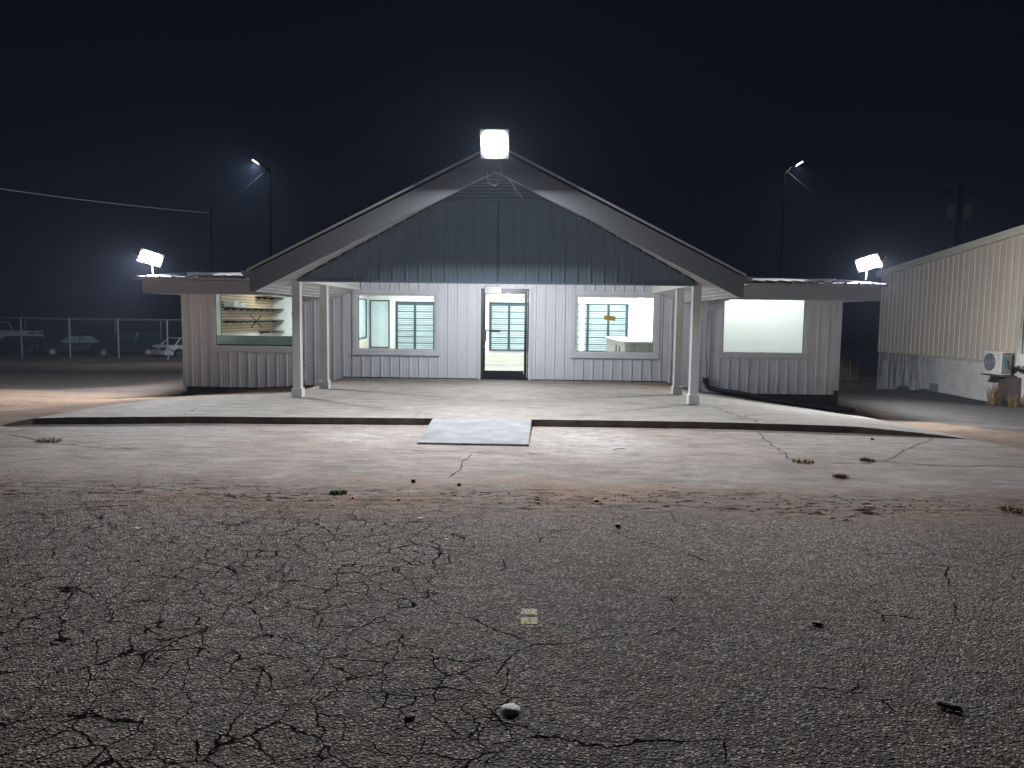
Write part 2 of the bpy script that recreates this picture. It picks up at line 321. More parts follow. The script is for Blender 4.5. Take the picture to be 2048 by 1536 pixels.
# ------------------------------------------------------------------ mesh helpers
class MB:
    def __init__(s): s.v = []; s.f = []
    def quad(s, *p): b = len(s.v); s.v += [tuple(q) for q in p]; s.f.append(tuple(range(b, b+len(p)))); return s
    def box(s, x0, x1, y0, y1, z0, z1, mtx=None):
        b = len(s.v); P = [(x, y, z) for z in (z0, z1) for y in (y0, y1) for x in (x0, x1)]
        if mtx: P = [tuple(mtx @ Vector(q)) for q in P]
        s.v += P
        s.f += [tuple(b+i for i in q) for q in ((0,2,3,1),(4,5,7,6),(0,1,5,4),(2,6,7,3),(0,4,6,2),(1,3,7,5))]; return s
    def prism(s, poly, d, axis='y', o=0.):
        """extrude a polygon given in the two other axes from o to o+d"""
        b = len(s.v); n = len(poly)
        def P(a, c, t): return (a, t, c) if axis == 'y' else ((t, a, c) if axis == 'x' else (a, c, t))
        s.v += [P(a, c, o) for a, c in poly]+[P(a, c, o+d) for a, c in poly]
        s.f.append(tuple(range(b, b+n))); s.f.append(tuple(range(b+2*n-1, b+n-1, -1)))
        for i in range(n): j = (i+1) % n; s.f.append((b+i, b+n+i, b+n+j, b+j))
        return s
    def tube(s, pts, r, n=8, cap=True):
        pts = [Vector(p) for p in pts]; rs = r if isinstance(r, (list, tuple)) else [r]*len(pts); b = len(s.v)
        up = Vector((0, 0, 1))
        for i, p in enumerate(pts):
            d = (pts[min(i+1, len(pts)-1)]-pts[max(i-1, 0)]).normalized()
            a = d.cross(up); a = d.cross(Vector((1, 0, 0))) if a.length < 1e-3 else a
            a.normalize(); c = a.cross(d).normalized()
            for k in range(n):
                t = 2*math.pi*k/n; s.v.append(tuple(p+a*math.cos(t)*rs[i]+c*math.sin(t)*rs[i]))
        for i in range(len(pts)-1):
            for k in range(n): s.f.append((b+i*n+k, b+i*n+(k+1) % n, b+(i+1)*n+(k+1) % n, b+(i+1)*n+k))
        if cap: s.f.append(tuple(b+k for k in range(n))[::-1]); s.f.append(tuple(b+(len(pts)-1)*n+k for k in range(n)))
        return s
    def cyl(s, c, r, d, axis='x', n=20):
        c = Vector(c); e = Vector({'x': (1,0,0), 'y': (0,1,0), 'z': (0,0,1)}[axis])*d/2
        return s.tube([c-e, c+e], r, n)
    def build(s, name, m, parent=None, smooth=False, bevel=0.):
        me = bpy.data.meshes.new(name); me.from_pydata(s.v, [], s.f)
        bm = bmesh.new(); bm.from_mesh(me)
        if bevel:
            bmesh.ops.remove_doubles(bm, verts=bm.verts, dist=1e-5)
        bmesh.ops.recalc_face_normals(bm, faces=bm.faces); bm.to_mesh(me); bm.free()
        o = bpy.data.objects.new(name, me); COL.objects.link(o); me.materials.append(m)
        if smooth: me.polygons.foreach_set('use_smooth', [True]*len(me.polygons))
        if bevel:
            b = o.modifiers.new('bevel', 'BEVEL'); b.width = bevel; b.segments = 2; b.limit_method = 'ANGLE'
        if parent: o.parent = parent
        return o
def each(name, m, parent, boxes, bevel=0.):
    for b in boxes: MB().box(*b).build(name, m, parent, bevel=bevel)
def tag(o, label=None, cat=None, group=None, kind=None):
    if label: o['label'] = label
    if cat: o['category'] = cat
    if group: o['group'] = group
    if kind: o['kind'] = kind
    return o
def empty(name, loc=(0,0,0), rz=0., label=None, cat=None, group=None):
    o = bpy.data.objects.new(name, None); COL.objects.link(o); o.location = loc; o.rotation_euler = (0, 0, rz); o.empty_display_size = .2
    return tag(o, label, cat, group)
def copy_tree(o, parent=None):
    c = o.copy(); COL.objects.link(c); c.parent = parent
    for ch in [q for q in bpy.data.objects if q.parent == o]: copy_tree(ch, c)
    return c
def lamp(name, loc, d, power, size=(.3, .3), col=(1, 1, 1), kind='AREA', parent=None, spread=None):
    L = bpy.data.lights.new(name, kind); L.energy = power; L.color = col
    if kind == 'AREA':
        L.shape = 'RECTANGLE'; L.size, L.size_y = size
    else: L.shadow_soft_size = size[0]
    o = bpy.data.objects.new(name, L); COL.objects.link(o); o.location = loc
    o.rotation_euler = Vector(d).to_track_quat('-Z', 'Y').to_euler()
    if parent: o.parent = parent
    return o
def profile(x0, x1, pitch, off, ribs):
    """x positions and depths of a ribbed metal sheet; ribs = list of (centre, top half width, base half width, height)"""
    pts = [(x0, 0.)]
    i = math.floor((x0-off)/pitch)-1
    while off+i*pitch < x1+pitch:
        for c, a, b, h in ribs:
            xc = off+i*pitch+c
            for q, d in ((-b, 0), (-a, h), (a, h), (b, 0)): pts.append((xc+q, d))
        i += 1
    pts = sorted((p for p in pts if x0 < p[0] < x1 or p == (x0, 0.)), key=lambda p: p[0]); pts.append((x1, 0.))
    return pts
WALLRIB = [(0, .013, .024, .026), (.075, .008, .018, .0022), (.153, .008, .018, .0022)]
OFFX = -3.875
def sheet(mb, x0, x1, z0, z1, y=0., pitch=.2286, off=OFFX, ribs=WALLRIB, ztop=None, zbot=None):
    P = profile(x0, x1, pitch, off, ribs)
    for (a, da), (b, db) in zip(P[:-1], P[1:]):
        ta = ztop(a) if ztop else z1; tb = ztop(b) if ztop else z1; ba = zbot(a) if zbot else z0; bb = zbot(b) if zbot else z0
        mb.quad((a, y-da, ba), (b, y-db, bb), (b, y-db, tb), (a, y-da, ta))
from mathutils.bvhtree import BVHTree
def add_cracks(mb, lines, w0):
    """thin jagged open cracks and joints, 3 mm above the surface they run in; returns the index of the first crack face"""
    first = len(mb.f); tree = BVHTree.FromPolygons([Vector(q) for q in mb.v], [tuple(q) for q in mb.f])
    def zz(x, y):
        h = tree.ray_cast(Vector((x, y, 1)), Vector((0, 0, -1)))[0]; return (h.z if h else 0)+.003
    for n, (pts, wd) in enumerate(lines):
        P2 = []
        for (ax, ay), (bx, by) in zip(pts[:-1], pts[1:]):
            L = math.hypot(bx-ax, by-ay); k = max(2, int(L/.035))
            for i in range(k):
                t = i/k; x, y = ax+(bx-ax)*t, ay+(by-ay)*t
                j = .035*noise.noise(Vector((x*6+n*7, y*6, 0)))+.015*noise.noise(Vector((x*25, y*25, n)))
                P2.append((x+j*(by-ay)/L, y-j*(bx-ax)/L))
        P2.append(pts[-1]); b = len(mb.v)
        for i, (x, y) in enumerate(P2):
            q, r2 = P2[min(i+1, len(P2)-1)], P2[max(i-1, 0)]; dx, dy = q[0]-r2[0], q[1]-r2[1]; L = math.hypot(dx, dy) or 1
            ww = wd*w0*max(.12, .75+1.3*noise.noise(Vector((i*.23, n, 9)))+.5*noise.noise(Vector((i*.9, n, 2))))*min(1, .15+i/6, .15+(len(P2)-1-i)/6)
            mb.v += [(x-dy/L*ww, y+dx/L*ww, zz(x, y)), (x+dy/L*ww, y-dx/L*ww, zz(x, y))]
        for i in range(len(P2)-1): mb.f.append((b+2*i, b+2*i+1, b+2*i+3, b+2*i+2))
    return first
def crack_slot(o, first):
    o.data.materials.append(M['crack'])
    for p in o.data.polygons:
        if p.index >= first: p.material_index = 1
# ------------------------------------------------------------------ ground
CP = [(-7.75,0,-.485),(-7,0,-.41),(-6.2,0,-.33),(-5.4,0,-.24),(-4.6,0,-.19),(-4,0,-.20),(-3.96,-3.7,-.07),(-4.8,-4.2,-.07),(-5.6,-4.95,-.07),(-6.2,-5.95,-.08),(-6.45,-6.75,-.11),(-6.5,-7.6,-.125),
      (0,-3,-.4),(2.5,-5,-.4),(-2.5,-5,-.4),(2.5,-1,-.4),(-2.5,-1,-.4),(4.5,-3,-.45),(4.5,-.5,-.5),(6,-5,-.45),(6,-1,-.72),(7.8,-.3,-.72),(7.84,0,-.64),(8.6,0,-.66),(7.2,-3.6,-.5),(7.1,-5.5,-.34),(6.9,-6.8,-.18),(6.9,-7.8,-.125),(7.6,-9.5,-.125),
      (12,-1,-.82),(15,6,-1.0),(15,15,-1.37),(15,0,-.86),(11,10,-1.15),(9,6,-.9),(9,14,-1.3),(0,3,-.6),(-6,3,-.6),(6,3,-.7),(0,12,-1.0),(9,-6,-.35),(13,-6,-.5),
      (-9,0,-.5),(-9,-4,-.3),(-9,-7,-.2),(-12,3,-.6),(-15,12,-.85),(-20,27,-1.35),(-30,27,-1.35),(-24,22,-1.2),(-16,27,-1.35),(-10,20,-1.1),(-28,35,-1.45),(-20,35,-1.45),(-40,30,-1.5),(-30,45,-1.6),(-35,42,-1.6),(-20,45,-1.6),(20,25,-1.7),(0,40,-1.8),(30,0,-.9),(-30,0,-.7),(-20,0,-.6),(-14,-4,-.3),(20,8,-1.0)]
for i in range(-14, 15, 2):
    for yy in (-8.4, -11, -15, -20, -30): CP.append((i*1.0 if abs(i) < 8 or yy < -9 else i*1.0, yy if abs(i) < 9 else yy-1.5, -.125))
def zg(x, y):
    s = w = 0.
    for a, b, c in CP:
        d = (x-a)**2+(y-b)**2
        if d < 1e-6: return c
        q = 1/d**1.6; s += q*c; w += q
    return s/w
def frange(a, b, n): return [a+(b-a)*i/(n-1) for i in range(n)]
gx = [-150, -90, -60, -45]+frange(-36, -10, 27)+frange(-9.6, 9.6, 65)+frange(10, 24, 22)+[30, 45, 70, 110, 150]
gy = [-60, -40, -25]+frange(-12, 1, 44)+frange(1.6, 16, 22)+frange(17, 48, 24)+[60, 90, 140, 220]
g = MB()
for y in gy:
    for x in gx:
        far = max(0, min(1, (max(abs(x)-50, y-60, 0))/40))
        g.v.append((x, y, zg(x, y)*(1-far)-1.6*far+(0 if y < -7.5 else .022*noise.noise(Vector((x*1.3, y*1.3, 0))))))
nx = len(gx)
for j in range(len(gy)-1):
    for i in range(nx-1): a = j*nx+i; g.f.append((a, a+1, a+nx+1, a+nx))
tag(g.build('ground', M['terrain'], smooth=True), 'bare dirt, worn pavement and dull grass around the buildings', kind='structure')
# asphalt lot in front, with a ragged edge against the concrete
EDGE = []
def asph_edge(x): return -11.42+.10*noise.noise(Vector((x*.5, 3, 0)))+.05*noise.noise(Vector((x*2.3, 7, 0)))+.02*noise.noise(Vector((x*9, 1, 0)))
a = MB(); xs = frange(-26, 26, 521)
for i, x in enumerate(xs): a.v += [(x, -45, -.105), (x, asph_edge(x)+.5, -.105)]
for i in range(len(xs)-1): a.f.append((2*i, 2*i+2, 2*i+3, 2*i+1))
tag(a.build('asphalt_lot', M['asphalt']), 'cracked old asphalt car park in the foreground', kind='structure')
FE = [(-9.6,-10.6),(-8.2,-9.4),(-7.3,-8.5),(-6.75,-7.72),(-6.37,-7.5),(-5.39,-7.34),(-4.18,-7.125),(-3.1,-7.07),(-2.02,-7.0),(-.86,-6.93),(.9,-6.885),(2,-6.86),(3.1,-6.85),(4.1,-6.93),(5.0,-7.03),(5.57,-7.14),(6.64,-7.45),(6.9,-8.25),(7.6,-9.0),(9.2,-10.2)]
def interp(pts, x):
    for (a, b), (c, d) in zip(pts[:-1], pts[1:]):
        if a <= x <= c: return b+(d-b)*(x-a)/(c-a)
    return pts[0][1] if x < pts[0][0] else pts[-1][1]
p = MB(); xs = frange(-9.6, 9.2, 377)
for x in xs: p.v += [(x, min(asph_edge(x), interp(FE, x)-.05), -.1035), (x, min(asph_edge(x), interp(FE, x)-.05)+.5, -.10), (x, max(interp(FE, x)+.02, asph_edge(x)+.6), -.10)]
for i in range(len(xs)-1):
    for j in range(2): p.f.append((3*i+j, 3*i+j+3, 3*i+j+4, 3*i+j+1))
fc = add_cracks(p, [
 ([(3.884,-7.1),(3.751,-7.8),(3.708,-8.31),(3.7,-8.74),(3.61,-9.16),(3.64,-9.43)], 1.2), ([(3.866,-9.35),(4.39,-9.36),(4.636,-9.19),(4.77,-9.27),(5.05,-9.39),(5.4,-9.44),(5.75,-9.35),(7.,-9.5)], 1.3),
 ([(4.695,-9.18),(4.89,-8.95),(5.1,-8.7),(5.3,-8.41),(5.73,-7.92),(6.0,-7.66),(6.17,-7.4)], 1.3), ([(2.54,-9.38),(3.0,-9.34),(3.54,-9.4)], .6), ([(3.70,-9.5),(3.85,-10.1),(4.6,-10.9)], .4),
 ([(-6.23,-8.34),(-5.88,-8.51),(-5.5,-8.75),(-5.06,-9.0),(-4.67,-9.13),(-4.31,-9.23),(-3.78,-9.22)], 1.2), ([(-6.5,-8.35),(-6.18,-8.08),(-5.89,-8.0)], 1.4),
 ([(-.035,-9.19),(-.107,-9.56),(-.12,-10.1),(-.19,-10.53)], .9), ([(-1.32,-8.88),(-.93,-9.01),(-.63,-9.05),(-.09,-9.1),(.557,-9.03),(.79,-9.24)], .7), ([(-5.2,-10.4),(-4.6,-9.9),(-4.1,-9.75)], .5), ([(1.6,-9.1),(2.2,-9.15),(3.,-9.0)], .4)], .011)
ap = p.build('concrete_apron', M['apron']); crack_slot(ap, fc)
tag(ap, 'worn concrete apron in front of the porch kerb', kind='structure')
# ------------------------------------------------------------------ porch slab
SC = [  # front (x,y,z), back (x,y,z)
 ((-6.72,-7.70,-.095),(-6.62,-7.55,-.095)), ((-6.55,-7.6,-.04),(-6.46,-7.2,-.05)), ((-6.37,-7.5,-.012),(-6.42,-6.72,-.03)), ((-5.9,-7.42,0),(-6.2,-5.91,-.01)), ((-5.39,-7.34,0),(-5.9,-5.3,0)), ((-4.8,-7.23,0),(-5.61,-4.9,0)),
 ((-4.18,-7.125,0),(-4.7,-4.2,0)), ((-3.6,-7.09,0),(-3.96,-3.64,0)), ((-3.3,-7.08,0),(-3.875,-2.6,0)), ((-3.1,-7.07,0),(-3.86,0,-.0)), ((-2.02,-7.0,0),(-2,0,0)), ((-.86,-6.93,0),(-.8,0,0)), ((.9,-6.885,0),(.9,0,0)), ((2,-6.86,0),(2.4,0,0)), ((3.1,-6.85,0),(3.86,0,-.01)),
 ((3.6,-6.88,0),(4.15,-.05,-.10)), ((4.1,-6.93,0),(4.7,-.1,-.2)), ((4.6,-6.98,0),(5.9,-.25,-.38)), ((5.0,-7.03,0),(7.0,-.4,-.52)), ((5.3,-7.08,-.004),(7.75,-.6,-.62)), ((5.57,-7.14,-.02),(7.25,-3.0,-.39)), ((6.1,-7.28,-.05),(6.98,-5.4,-.24)), ((6.64,-7.45,-.095),(6.68,-7.3,-.1))]
s = MB(); N = 14
for f, b in SC:
    for k in range(N+1):
        t = k/N; tz = t if f[0] < 3.2 else t**1.15
        s.v.append((f[0]+(b[0]-f[0])*t, f[1]+(b[1]-f[1])*t, f[2]+(b[2]-f[2])*tz))
for i in range(len(SC)-1):
    for k in range(N): a0 = i*(N+1)+k; s.f.append((a0, a0+N+1, a0+N+2, a0+1))
fc = add_cracks(s, [
 ([(-4.49,-7.1),(-4.63,-6.11),(-4.48,-5.89),(-4.23,-5.5),(-3.85,-5.15)], .7), ([(-5.66,-5.33),(-5.21,-5.56),(-4.59,-5.83)], .7), ([(-3.2,-4.57),(-2.07,-4.59),(-.83,-4.5),(.43,-4.49),(1.85,-4.46),(3.3,-4.55)], .6),
 ([(3.83,-4.73),(3.84,-5.69),(3.91,-6.28),(3.98,-6.55),(3.9,-6.9)], 1.1), ([(3.95,-6.2),(4.05,-5.85),(4.36,-5.56),(4.78,-5.24)], .8), ([(-1.09,-6.93),(-1.12,-6.24),(-1.05,-6.1)], .5)], .011)
slab = s.build('porch_slab', M['slab'], smooth=False); crack_slot(slab, fc); tag(slab, 'broad pale concrete slab under and around the porch', kind='structure')
k = MB(); loop = [f for f, b in SC]
fine = []
for (a0, b0) in zip(loop[:-1], loop[1:]):
    for q in range(12):
        t = q/12; fine.append([a0[i]+(b0[i]-a0[i])*t for i in range(3)])
fine.append(list(loop[-1]))
for i, q in enumerate(fine):
    w = .012*noise.noise(Vector((q[0]*4, 0, 5)))
    k.v += [(q[0], q[1], q[2]-.002), (q[0], q[1]+w-.004, min(q[2]-.01, -.06)), (q[0], q[1]-.015+w*1.5, -.2)]
for i in range(len(fine)-1):
    for j in range(2): a0 = 3*i+j; k.f.append((a0, a0+1, a0+4, a0+3))
back = [b for f, b in SC]
for a0, b0 in zip(back[:-1], back[1:]): k.quad((a0[0], a0[1], a0[2]-.002), (b0[0], b0[1], b0[2]-.002), (b0[0], b0[1], b0[2]-.3), (a0[0], a0[1], a0[2]-.3))
tag(k.build('kerb', M['kerbface']), 'dark stained kerb face along the front of the slab', kind='structure')
r = MB()
A, B, Cc, D = (-.815,-6.955,.006), (.635,-6.90,.006), (.60,-8.60,-.075), (-.79,-8.59,-.075)
r.quad(A, B, Cc, D); r.quad(D, Cc, (Cc[0], Cc[1]-.01, -.12), (D[0], D[1]-.01, -.12)); r.quad(A, D, (D[0], D[1], -.15), (A[0], A[1], -.15)); r.quad(B, Cc, (Cc[0], Cc[1], -.15), (B[0], B[1], -.15)); r.quad(A, B, (B[0], B[1], -.15), (A[0], A[1], -.15))
tag(r.build('concrete_ramp', M['ramp'], bevel=.012), 'fresh pale concrete wedge ramp up to the porch kerb', 'ramp')
# ------------------------------------------------------------------ store building
BL, BR, ZE, YB = -7.74, 7.84, 2.30, 6.0
bld = empty('store_building', (0, 0, 0), 0, 'long grey metal sided store with lit windows and gabled porch', 'building')
WIN = [(-6.98, -5.04, .69, 2.03), (-3.545, -1.66, .66, 2.0), (1.643, 3.517, .66, 2.015), (5.09, 7.03, .69, 2.03)]
TR = .10
# siding in vertical strips around the openings
w = MB()
zones = [(BL, -4.0, -.27), (-4.0, -3.875, -.27), (-3.875, 3.85, .02), (3.85, BR, -.25)]
cuts = sorted(set([BL, -3.875, -.66, .62, 3.85, BR]+[c for q in WIN for c in (q[0]-TR, q[1]+TR)]))
for x0, x1 in zip(cuts[:-1], cuts[1:]):
    xm = (x0+x1)/2
    zb = .02 if -3.875 < xm < 3.85 else (-.275 if xm < 0 else -.245)
    if -.66 < xm < .62: sheet(w, x0, x1, 2.19, ZE+.05, y=-.003); continue
    hole = next((q for q in WIN if q[0]-TR < xm < q[1]+TR), None)
    if hole:
        sheet(w, x0, x1, zb, hole[2]-TR); sheet(w, x0, x1, hole[3]+TR, ZE+.05)
    else: sheet(w, x0, x1, zb, ZE+.05)
w.build('front_siding', M['siding'], bld)
# corner trims, base trims, structure behind the siding
each('corner_trim', M['trim'], bld, [(BL-.012, BL+.09, -.03, -.001, -.285, ZE), (BR-.09, BR+.012, -.03, -.001, -.255, ZE)])
w = MB()
core = [(BL+.01, WIN[0][0], -.27, ZE), (WIN[0][1], WIN[1][0], -.05, ZE), (WIN[1][1], -.60, 0, ZE), (.555, WIN[2][0], 0, ZE), (WIN[2][1], WIN[3][0], -.2, ZE), (WIN[3][1], BR-.01, -.24, ZE)]
for c in core: w.box(c[0], c[1], .012, .12, c[2], c[3])
for q in WIN: w.box(q[0], q[1], .012, .12, -.05, q[2]); w.box(q[0], q[1], .012, .12, q[3], ZE)
w.box(-.6, .555, .012, .12, 2.16, ZE)
w.box(BL+.01, BL+.13, .121, YB, -.27, ZE); w.box(BR-.13, BR-.01, .121, YB, -.24, ZE); w.box(BL+.13, BR-.13, YB-.12, YB, -.27, 2.7)
w.build('wall_core', M['wall_in'], bld)
P = profile(0, YB, .2286, .1, WALLRIB)
w = MB(); w2 = MB()
for (a0, da), (b0, db) in zip(P[:-1], P[1:]):
    w.quad((BL-da, a0, -.275), (BL-db, b0, -.275), (BL-db, b0, ZE+.02), (BL-da, a0, ZE+.02)); w2.quad((BR+da, a0, -.245), (BR+db, b0, -.245), (BR+db, b0, ZE+.02), (BR+da, a0, ZE+.02))
w.build('side_siding', M['siding'], bld); w2.build('side_siding', M['siding'], bld)
each('foundation', M['found'], bld, [(BL+.04, -3.9, .02, YB-.02, -.9, -.262), (3.88, BR-.04, .02, YB-.02, -1.0, -.232), (-3.9, 3.88, .006, .3, -.5, .035)])
# windows
def window(q, n):
    x0, x1, z0, z1 = q
    root = empty('window', (0, 0, 0)); root.parent = bld
    f = MB(); t = TR
    f.box(x0-t, x1+t, -.038, -.002, z1+.002, z1+t); f.box(x0-t, x0-.002, -.036, -.002, z0-t+.03, z1); f.box(x1+.002, x1+t, -.036, -.002, z0-t+.03, z1); f.box(x0-t, x1+t, -.038, -.002, z0-t+.02, z0-.002)
    f.build('casing', M['trim'], root)
    f = MB(); f.box(x0-t-.01, x1+t+.01, -.075, -.002, z0-t-.012, z0-t+.018); f.build('sill', M['trim'], root)
    f = MB(); e = .035
    f.box(x0, x1, -.012, .06, z1-e, z1-.002); f.box(x0, x1, -.02, .07, z0, z0+e); f.box(x0, x0+e, -.014, .06, z0+e, z1-e); f.box(x1-e, x1, -.014, .06, z0+e, z1-e)
    f.build('frame', M['vinyl'], root)
    f = MB(); f.box(x0+e, x1-e, .03, .034, z0+e, z1-e)
    g = .006
    f.build('pane', M['glass'], root)
    f = MB(); f.box(x0+e, x0+e+g*2, .018, .029, z0+e, z1-e); f.box(x0+e, x1-e, .018, .029, z0+e, z0+e+g); f.box(x1-e-g*2, x1-e, .018, .029, z0+e, z1-e); f.box(x0+e, x1-e, .018, .029, z1-e-g, z1-e)
    f.build('gasket', M['black'], root)
    # deep white reveal inside
    f = MB(); f.box(x0, x0+.012, .071, .125, z0, z1); f.box(x1-.012, x1, .071, .125, z0, z1); f.box(x0, x1, .071, .13, z0-.012, z0+.001); f.build('reveal', M['vinyl'], root)
    return root
for i, q in enumerate(WIN): window(q, i)
# entrance door
door = empty('door', (0, 0, 0)); door.parent = bld
f = MB(); f.box(-.585, -.555, -.05, .10, .012, 2.15); f.box(.512, .542, -.05, .10, .012, 2.15); f.box(-.555, .512, -.05, .10, 2.11, 2.15); f.box(-.555, .512, -.03, .10, -.005, .02)
f.build('frame', M['black'], door)
f = MB(); f.box(-.550, -.485, -.035, .012, .03, 2.105); f.box(.44, .507, -.035, .012, .03, 2.105); f.box(-.485, .44, -.034, .011, 2.03, 2.105); f.box(-.485, .44, -.034, .011, .03, .215)
f.build('stiles', M['black'], door)
f = MB(); f.box(-.485, .44, -.012, -.008, .215, 2.03); f.build('pane', M['glass'], door)
f = MB(); f.box(-.53, .43, .03, .05, 1.155, 1.175); f.box(-.38, -.13, .045, .10, 1.125, 1.185); f.build('push_bar', M['bronze'], door)
f = MB(); f.box(-.535, -.455, -.075, -.036, .91, 1.17); f.build('handle', M['bronze'], door, bevel=.006)
f = MB(); f.cyl((-.52, -.042, .80), .016, .02, 'y', 14); f.build('lock', M['alu'], door)
f = MB(); f.box(.425, .445, -.040, -.036, .14, .20); f.build('hinge_plate', M['vinyl'], door)
f = MB(); f.box(-.50, -.10, -.13, -.052, 2.03, 2.20); f.build('door_closer', M['alu'], door, bevel=.008)
f = MB()
for s0 in (-.655, .548): f.box(s0, s0+.066, -.034, -.002, -.0, 2.19)
f.box(-.589, .548, -.03, -.002, 2.152, 2.19); f.build('casing', M['trim'], door)
# porch structure
YP, YF = -4.6, -5.5
def post(x, y):
    r = empty('porch_post', (x, y, 0)); r.parent = bld
    f = MB(); f.box(-.072, .072, 0, .144, .15, 2.07); f.build('shaft', M['postm'], r, bevel=.004)
    f = MB(); f.box(-.094, .094, -.022, .166, .0, .165); f.build('base_block', M['postm'], r, bevel=.005)
for x, y in ((-3.595, -4.47), (3.485, -4.60), (-3.55, -2.86), (3.515, -2.96)): post(x, y)
f = MB(); f.box(-3.66, 3.56, -4.6+.02, -4.44, 2.072, 2.30)
f.build('header_beam', M['white'], bld)
each('side_beam', M['white'], bld, [(-3.66, -3.46, -4.439, -.03, 2.075, 2.298), (3.39, 3.59, -4.439, -.03, 2.075, 2.298)])
f = MB(); f.box(-3.459, 3.389, -4.438, -.012, 2.30, 2.33); f.build('porch_ceiling', M['white'], bld)
# gable siding
zt = lambda x: 4.048-.5465*abs(x)-.006
f = MB(); sheet(f, -3.50, 0, 2.085, 0, y=YP-.004, ztop=lambda x: min(zt(x), 3.47)); sheet(f, 0, 3.45, 2.085, 0, y=YP-.004, ztop=lambda x: min(zt(x), 3.47))
f.build('gable_siding', M['gable'], bld)
f = MB(); f.box(-3.52, 3.47, YP-.035, YP+.0, 2.062, 2.10); f.box(-3.52, -3.49, YP-.03, YP+.02, 2.10, 2.19); f.box(3.44, 3.47, YP-.03, YP+.02, 2.10, 2.19); f.build('gable_trim', M['gable'], bld)
f = MB(); f.box(-1.05, 1.05, YP-.03, YP-.0, 3.455, 3.49)
z = 3.50
while z < 3.98:
    h = (4.04-z)/.5465; f.box(-h, h, YP-.022, YP-.004, z, z+.035); z += .055
f.prism([(-1.03, 3.46), (1.03, 3.46), (0, 4.03)], .01, 'y', YP+.002)
f.build('gable_vent', M['gable'], bld)
# rake fascia boards
rl = lambda x: 4.262-.503*abs(x)
fb = lambda x: 3.83-.489*abs(x)
for sgn in (-1, 1):
    f = MB()
    f.prism([(0, rl(0)-.085), (sgn*4.03, rl(4.03)-.06), (sgn*4.03, fb(4.03)), (sgn*3.95, fb(4.03)), (0, fb(0))], .035, 'y', YF)
    f.build('rake_fascia', M['fascia'], bld)
for sgn in (-1, 1):
    f = MB()
    f.prism([(0, rl(0)), (sgn*4.06, rl(4.06)), (sgn*4.06, rl(4.06)-.035), (0, rl(0)-.038)], .03, 'y', YF-.04)
    f.build('rake_trim', M['gutter'], bld); f = MB()
    f.prism([(0, fb(0)-.001), (sgn*3.95, fb(4.03)-.001+.037), (sgn*3.95, fb(4.03)+.015), (0, fb(0)-.022)], .02, 'y', YF+.012)
    f.build('lower_trim', M['gutter'], bld)
for sgn in (-1, 1):   # porch roof sheet, ribbed along the slope
    f = MB()
    P = profile(YF-.03, YB+.4, .305, 0, [(0, .012, .03, .02)])
    for (a0, da), (b0, db) in zip(P[:-1], P[1:]):
        f.quad((0, a0, rl(0)-.018+da), (0, b0, rl(0)-.018+db), (sgn*4.07, b0, rl(4.07)-.018+db), (sgn*4.07, a0, rl(4.07)-.018+da))
    f.quad((0, YF, rl(0)-.06), (0, YB+.4, rl(0)-.06), (sgn*4.05, YB+.4, rl(4.05)-.06), (sgn*4.05, YF, rl(4.05)-.06))
    f.build('porch_roof', M['roof'], bld)
for sgn in (-1, 1):   # rake soffit between fascia and gable siding, seams across
    f = MB()
    xs = frange(.0, 3.93, 19)
    for a0, b0 in zip(xs[:-1], xs[1:]):
        f.quad((sgn*a0, YF+.036, fb(a0)+.004), (sgn*(b0-.012), YF+.036, fb(b0)+.004), (sgn*(min(b0, 3.48)-.012), YP, zt(min(b0, 3.48))), (sgn*min(a0, 3.48), YP, zt(min(a0, 3.48))))
        f.quad((sgn*(b0-.012), YF+.036, fb(b0)+.004), (sgn*(b0), YF+.036, fb(b0)-.008), (sgn*min(b0, 3.48), YP, zt(min(b0, 3.48))-.012), (sgn*(min(b0, 3.48)-.012), YP, zt(min(b0, 3.48))))
    f.build('rake_soffit', M['soffit'], bld)
    f = MB(); x = .95
    while x < 3.4:   # dark closure gaps where the ribs meet the soffit
        f.prism([(sgn*x, zt(x)-.004), (sgn*(x+.185), zt(x+.185)-.004), (sgn*(x+.185), zt(x+.185)-.035), (sgn*x, zt(x)-.035)], .008, 'y', YP-.045); x += .2286
    f.build('rib_closure', M['black'], bld)
for sgn in (-1, 1):   # side soffits with ribs running back to the wall
    f = MB()
    for i in range(6):
        x0, x1 = 3.44+i*.0983, 3.44+(i+1)*.0983
        za, zb2 = 2.165-(x0-3.44)*.50, 2.165-(x1-3.44)*.50
        f.quad((sgn*x0, YF+.04, za), (sgn*(x1-.03), YF+.04, za-.034), (sgn*(x1-.03), -.02, za-.034), (sgn*x0, -.02, za))
        f.quad((sgn*(x1-.03), YF+.04, za-.034), (sgn*(x1-.02), YF+.04, za-.055), (sgn*(x1-.02), -.02, za-.055), (sgn*(x1-.03), -.02, za-.034))
        f.quad((sgn*(x1-.02), YF+.04, za-.055), (sgn*x1, YF+.04, zb2), (sgn*x1, -.02, zb2), (sgn*(x1-.02), -.02, za-.055))
    f.build('side_soffit', M['soffit'], bld)
each('side_fascia', M['gutter'], bld, [(-4.03, -4.0, YF+.036, -.62, 1.862, 2.19), (4.0, 4.03, YF+.036, -.62, 1.862, 2.19)])
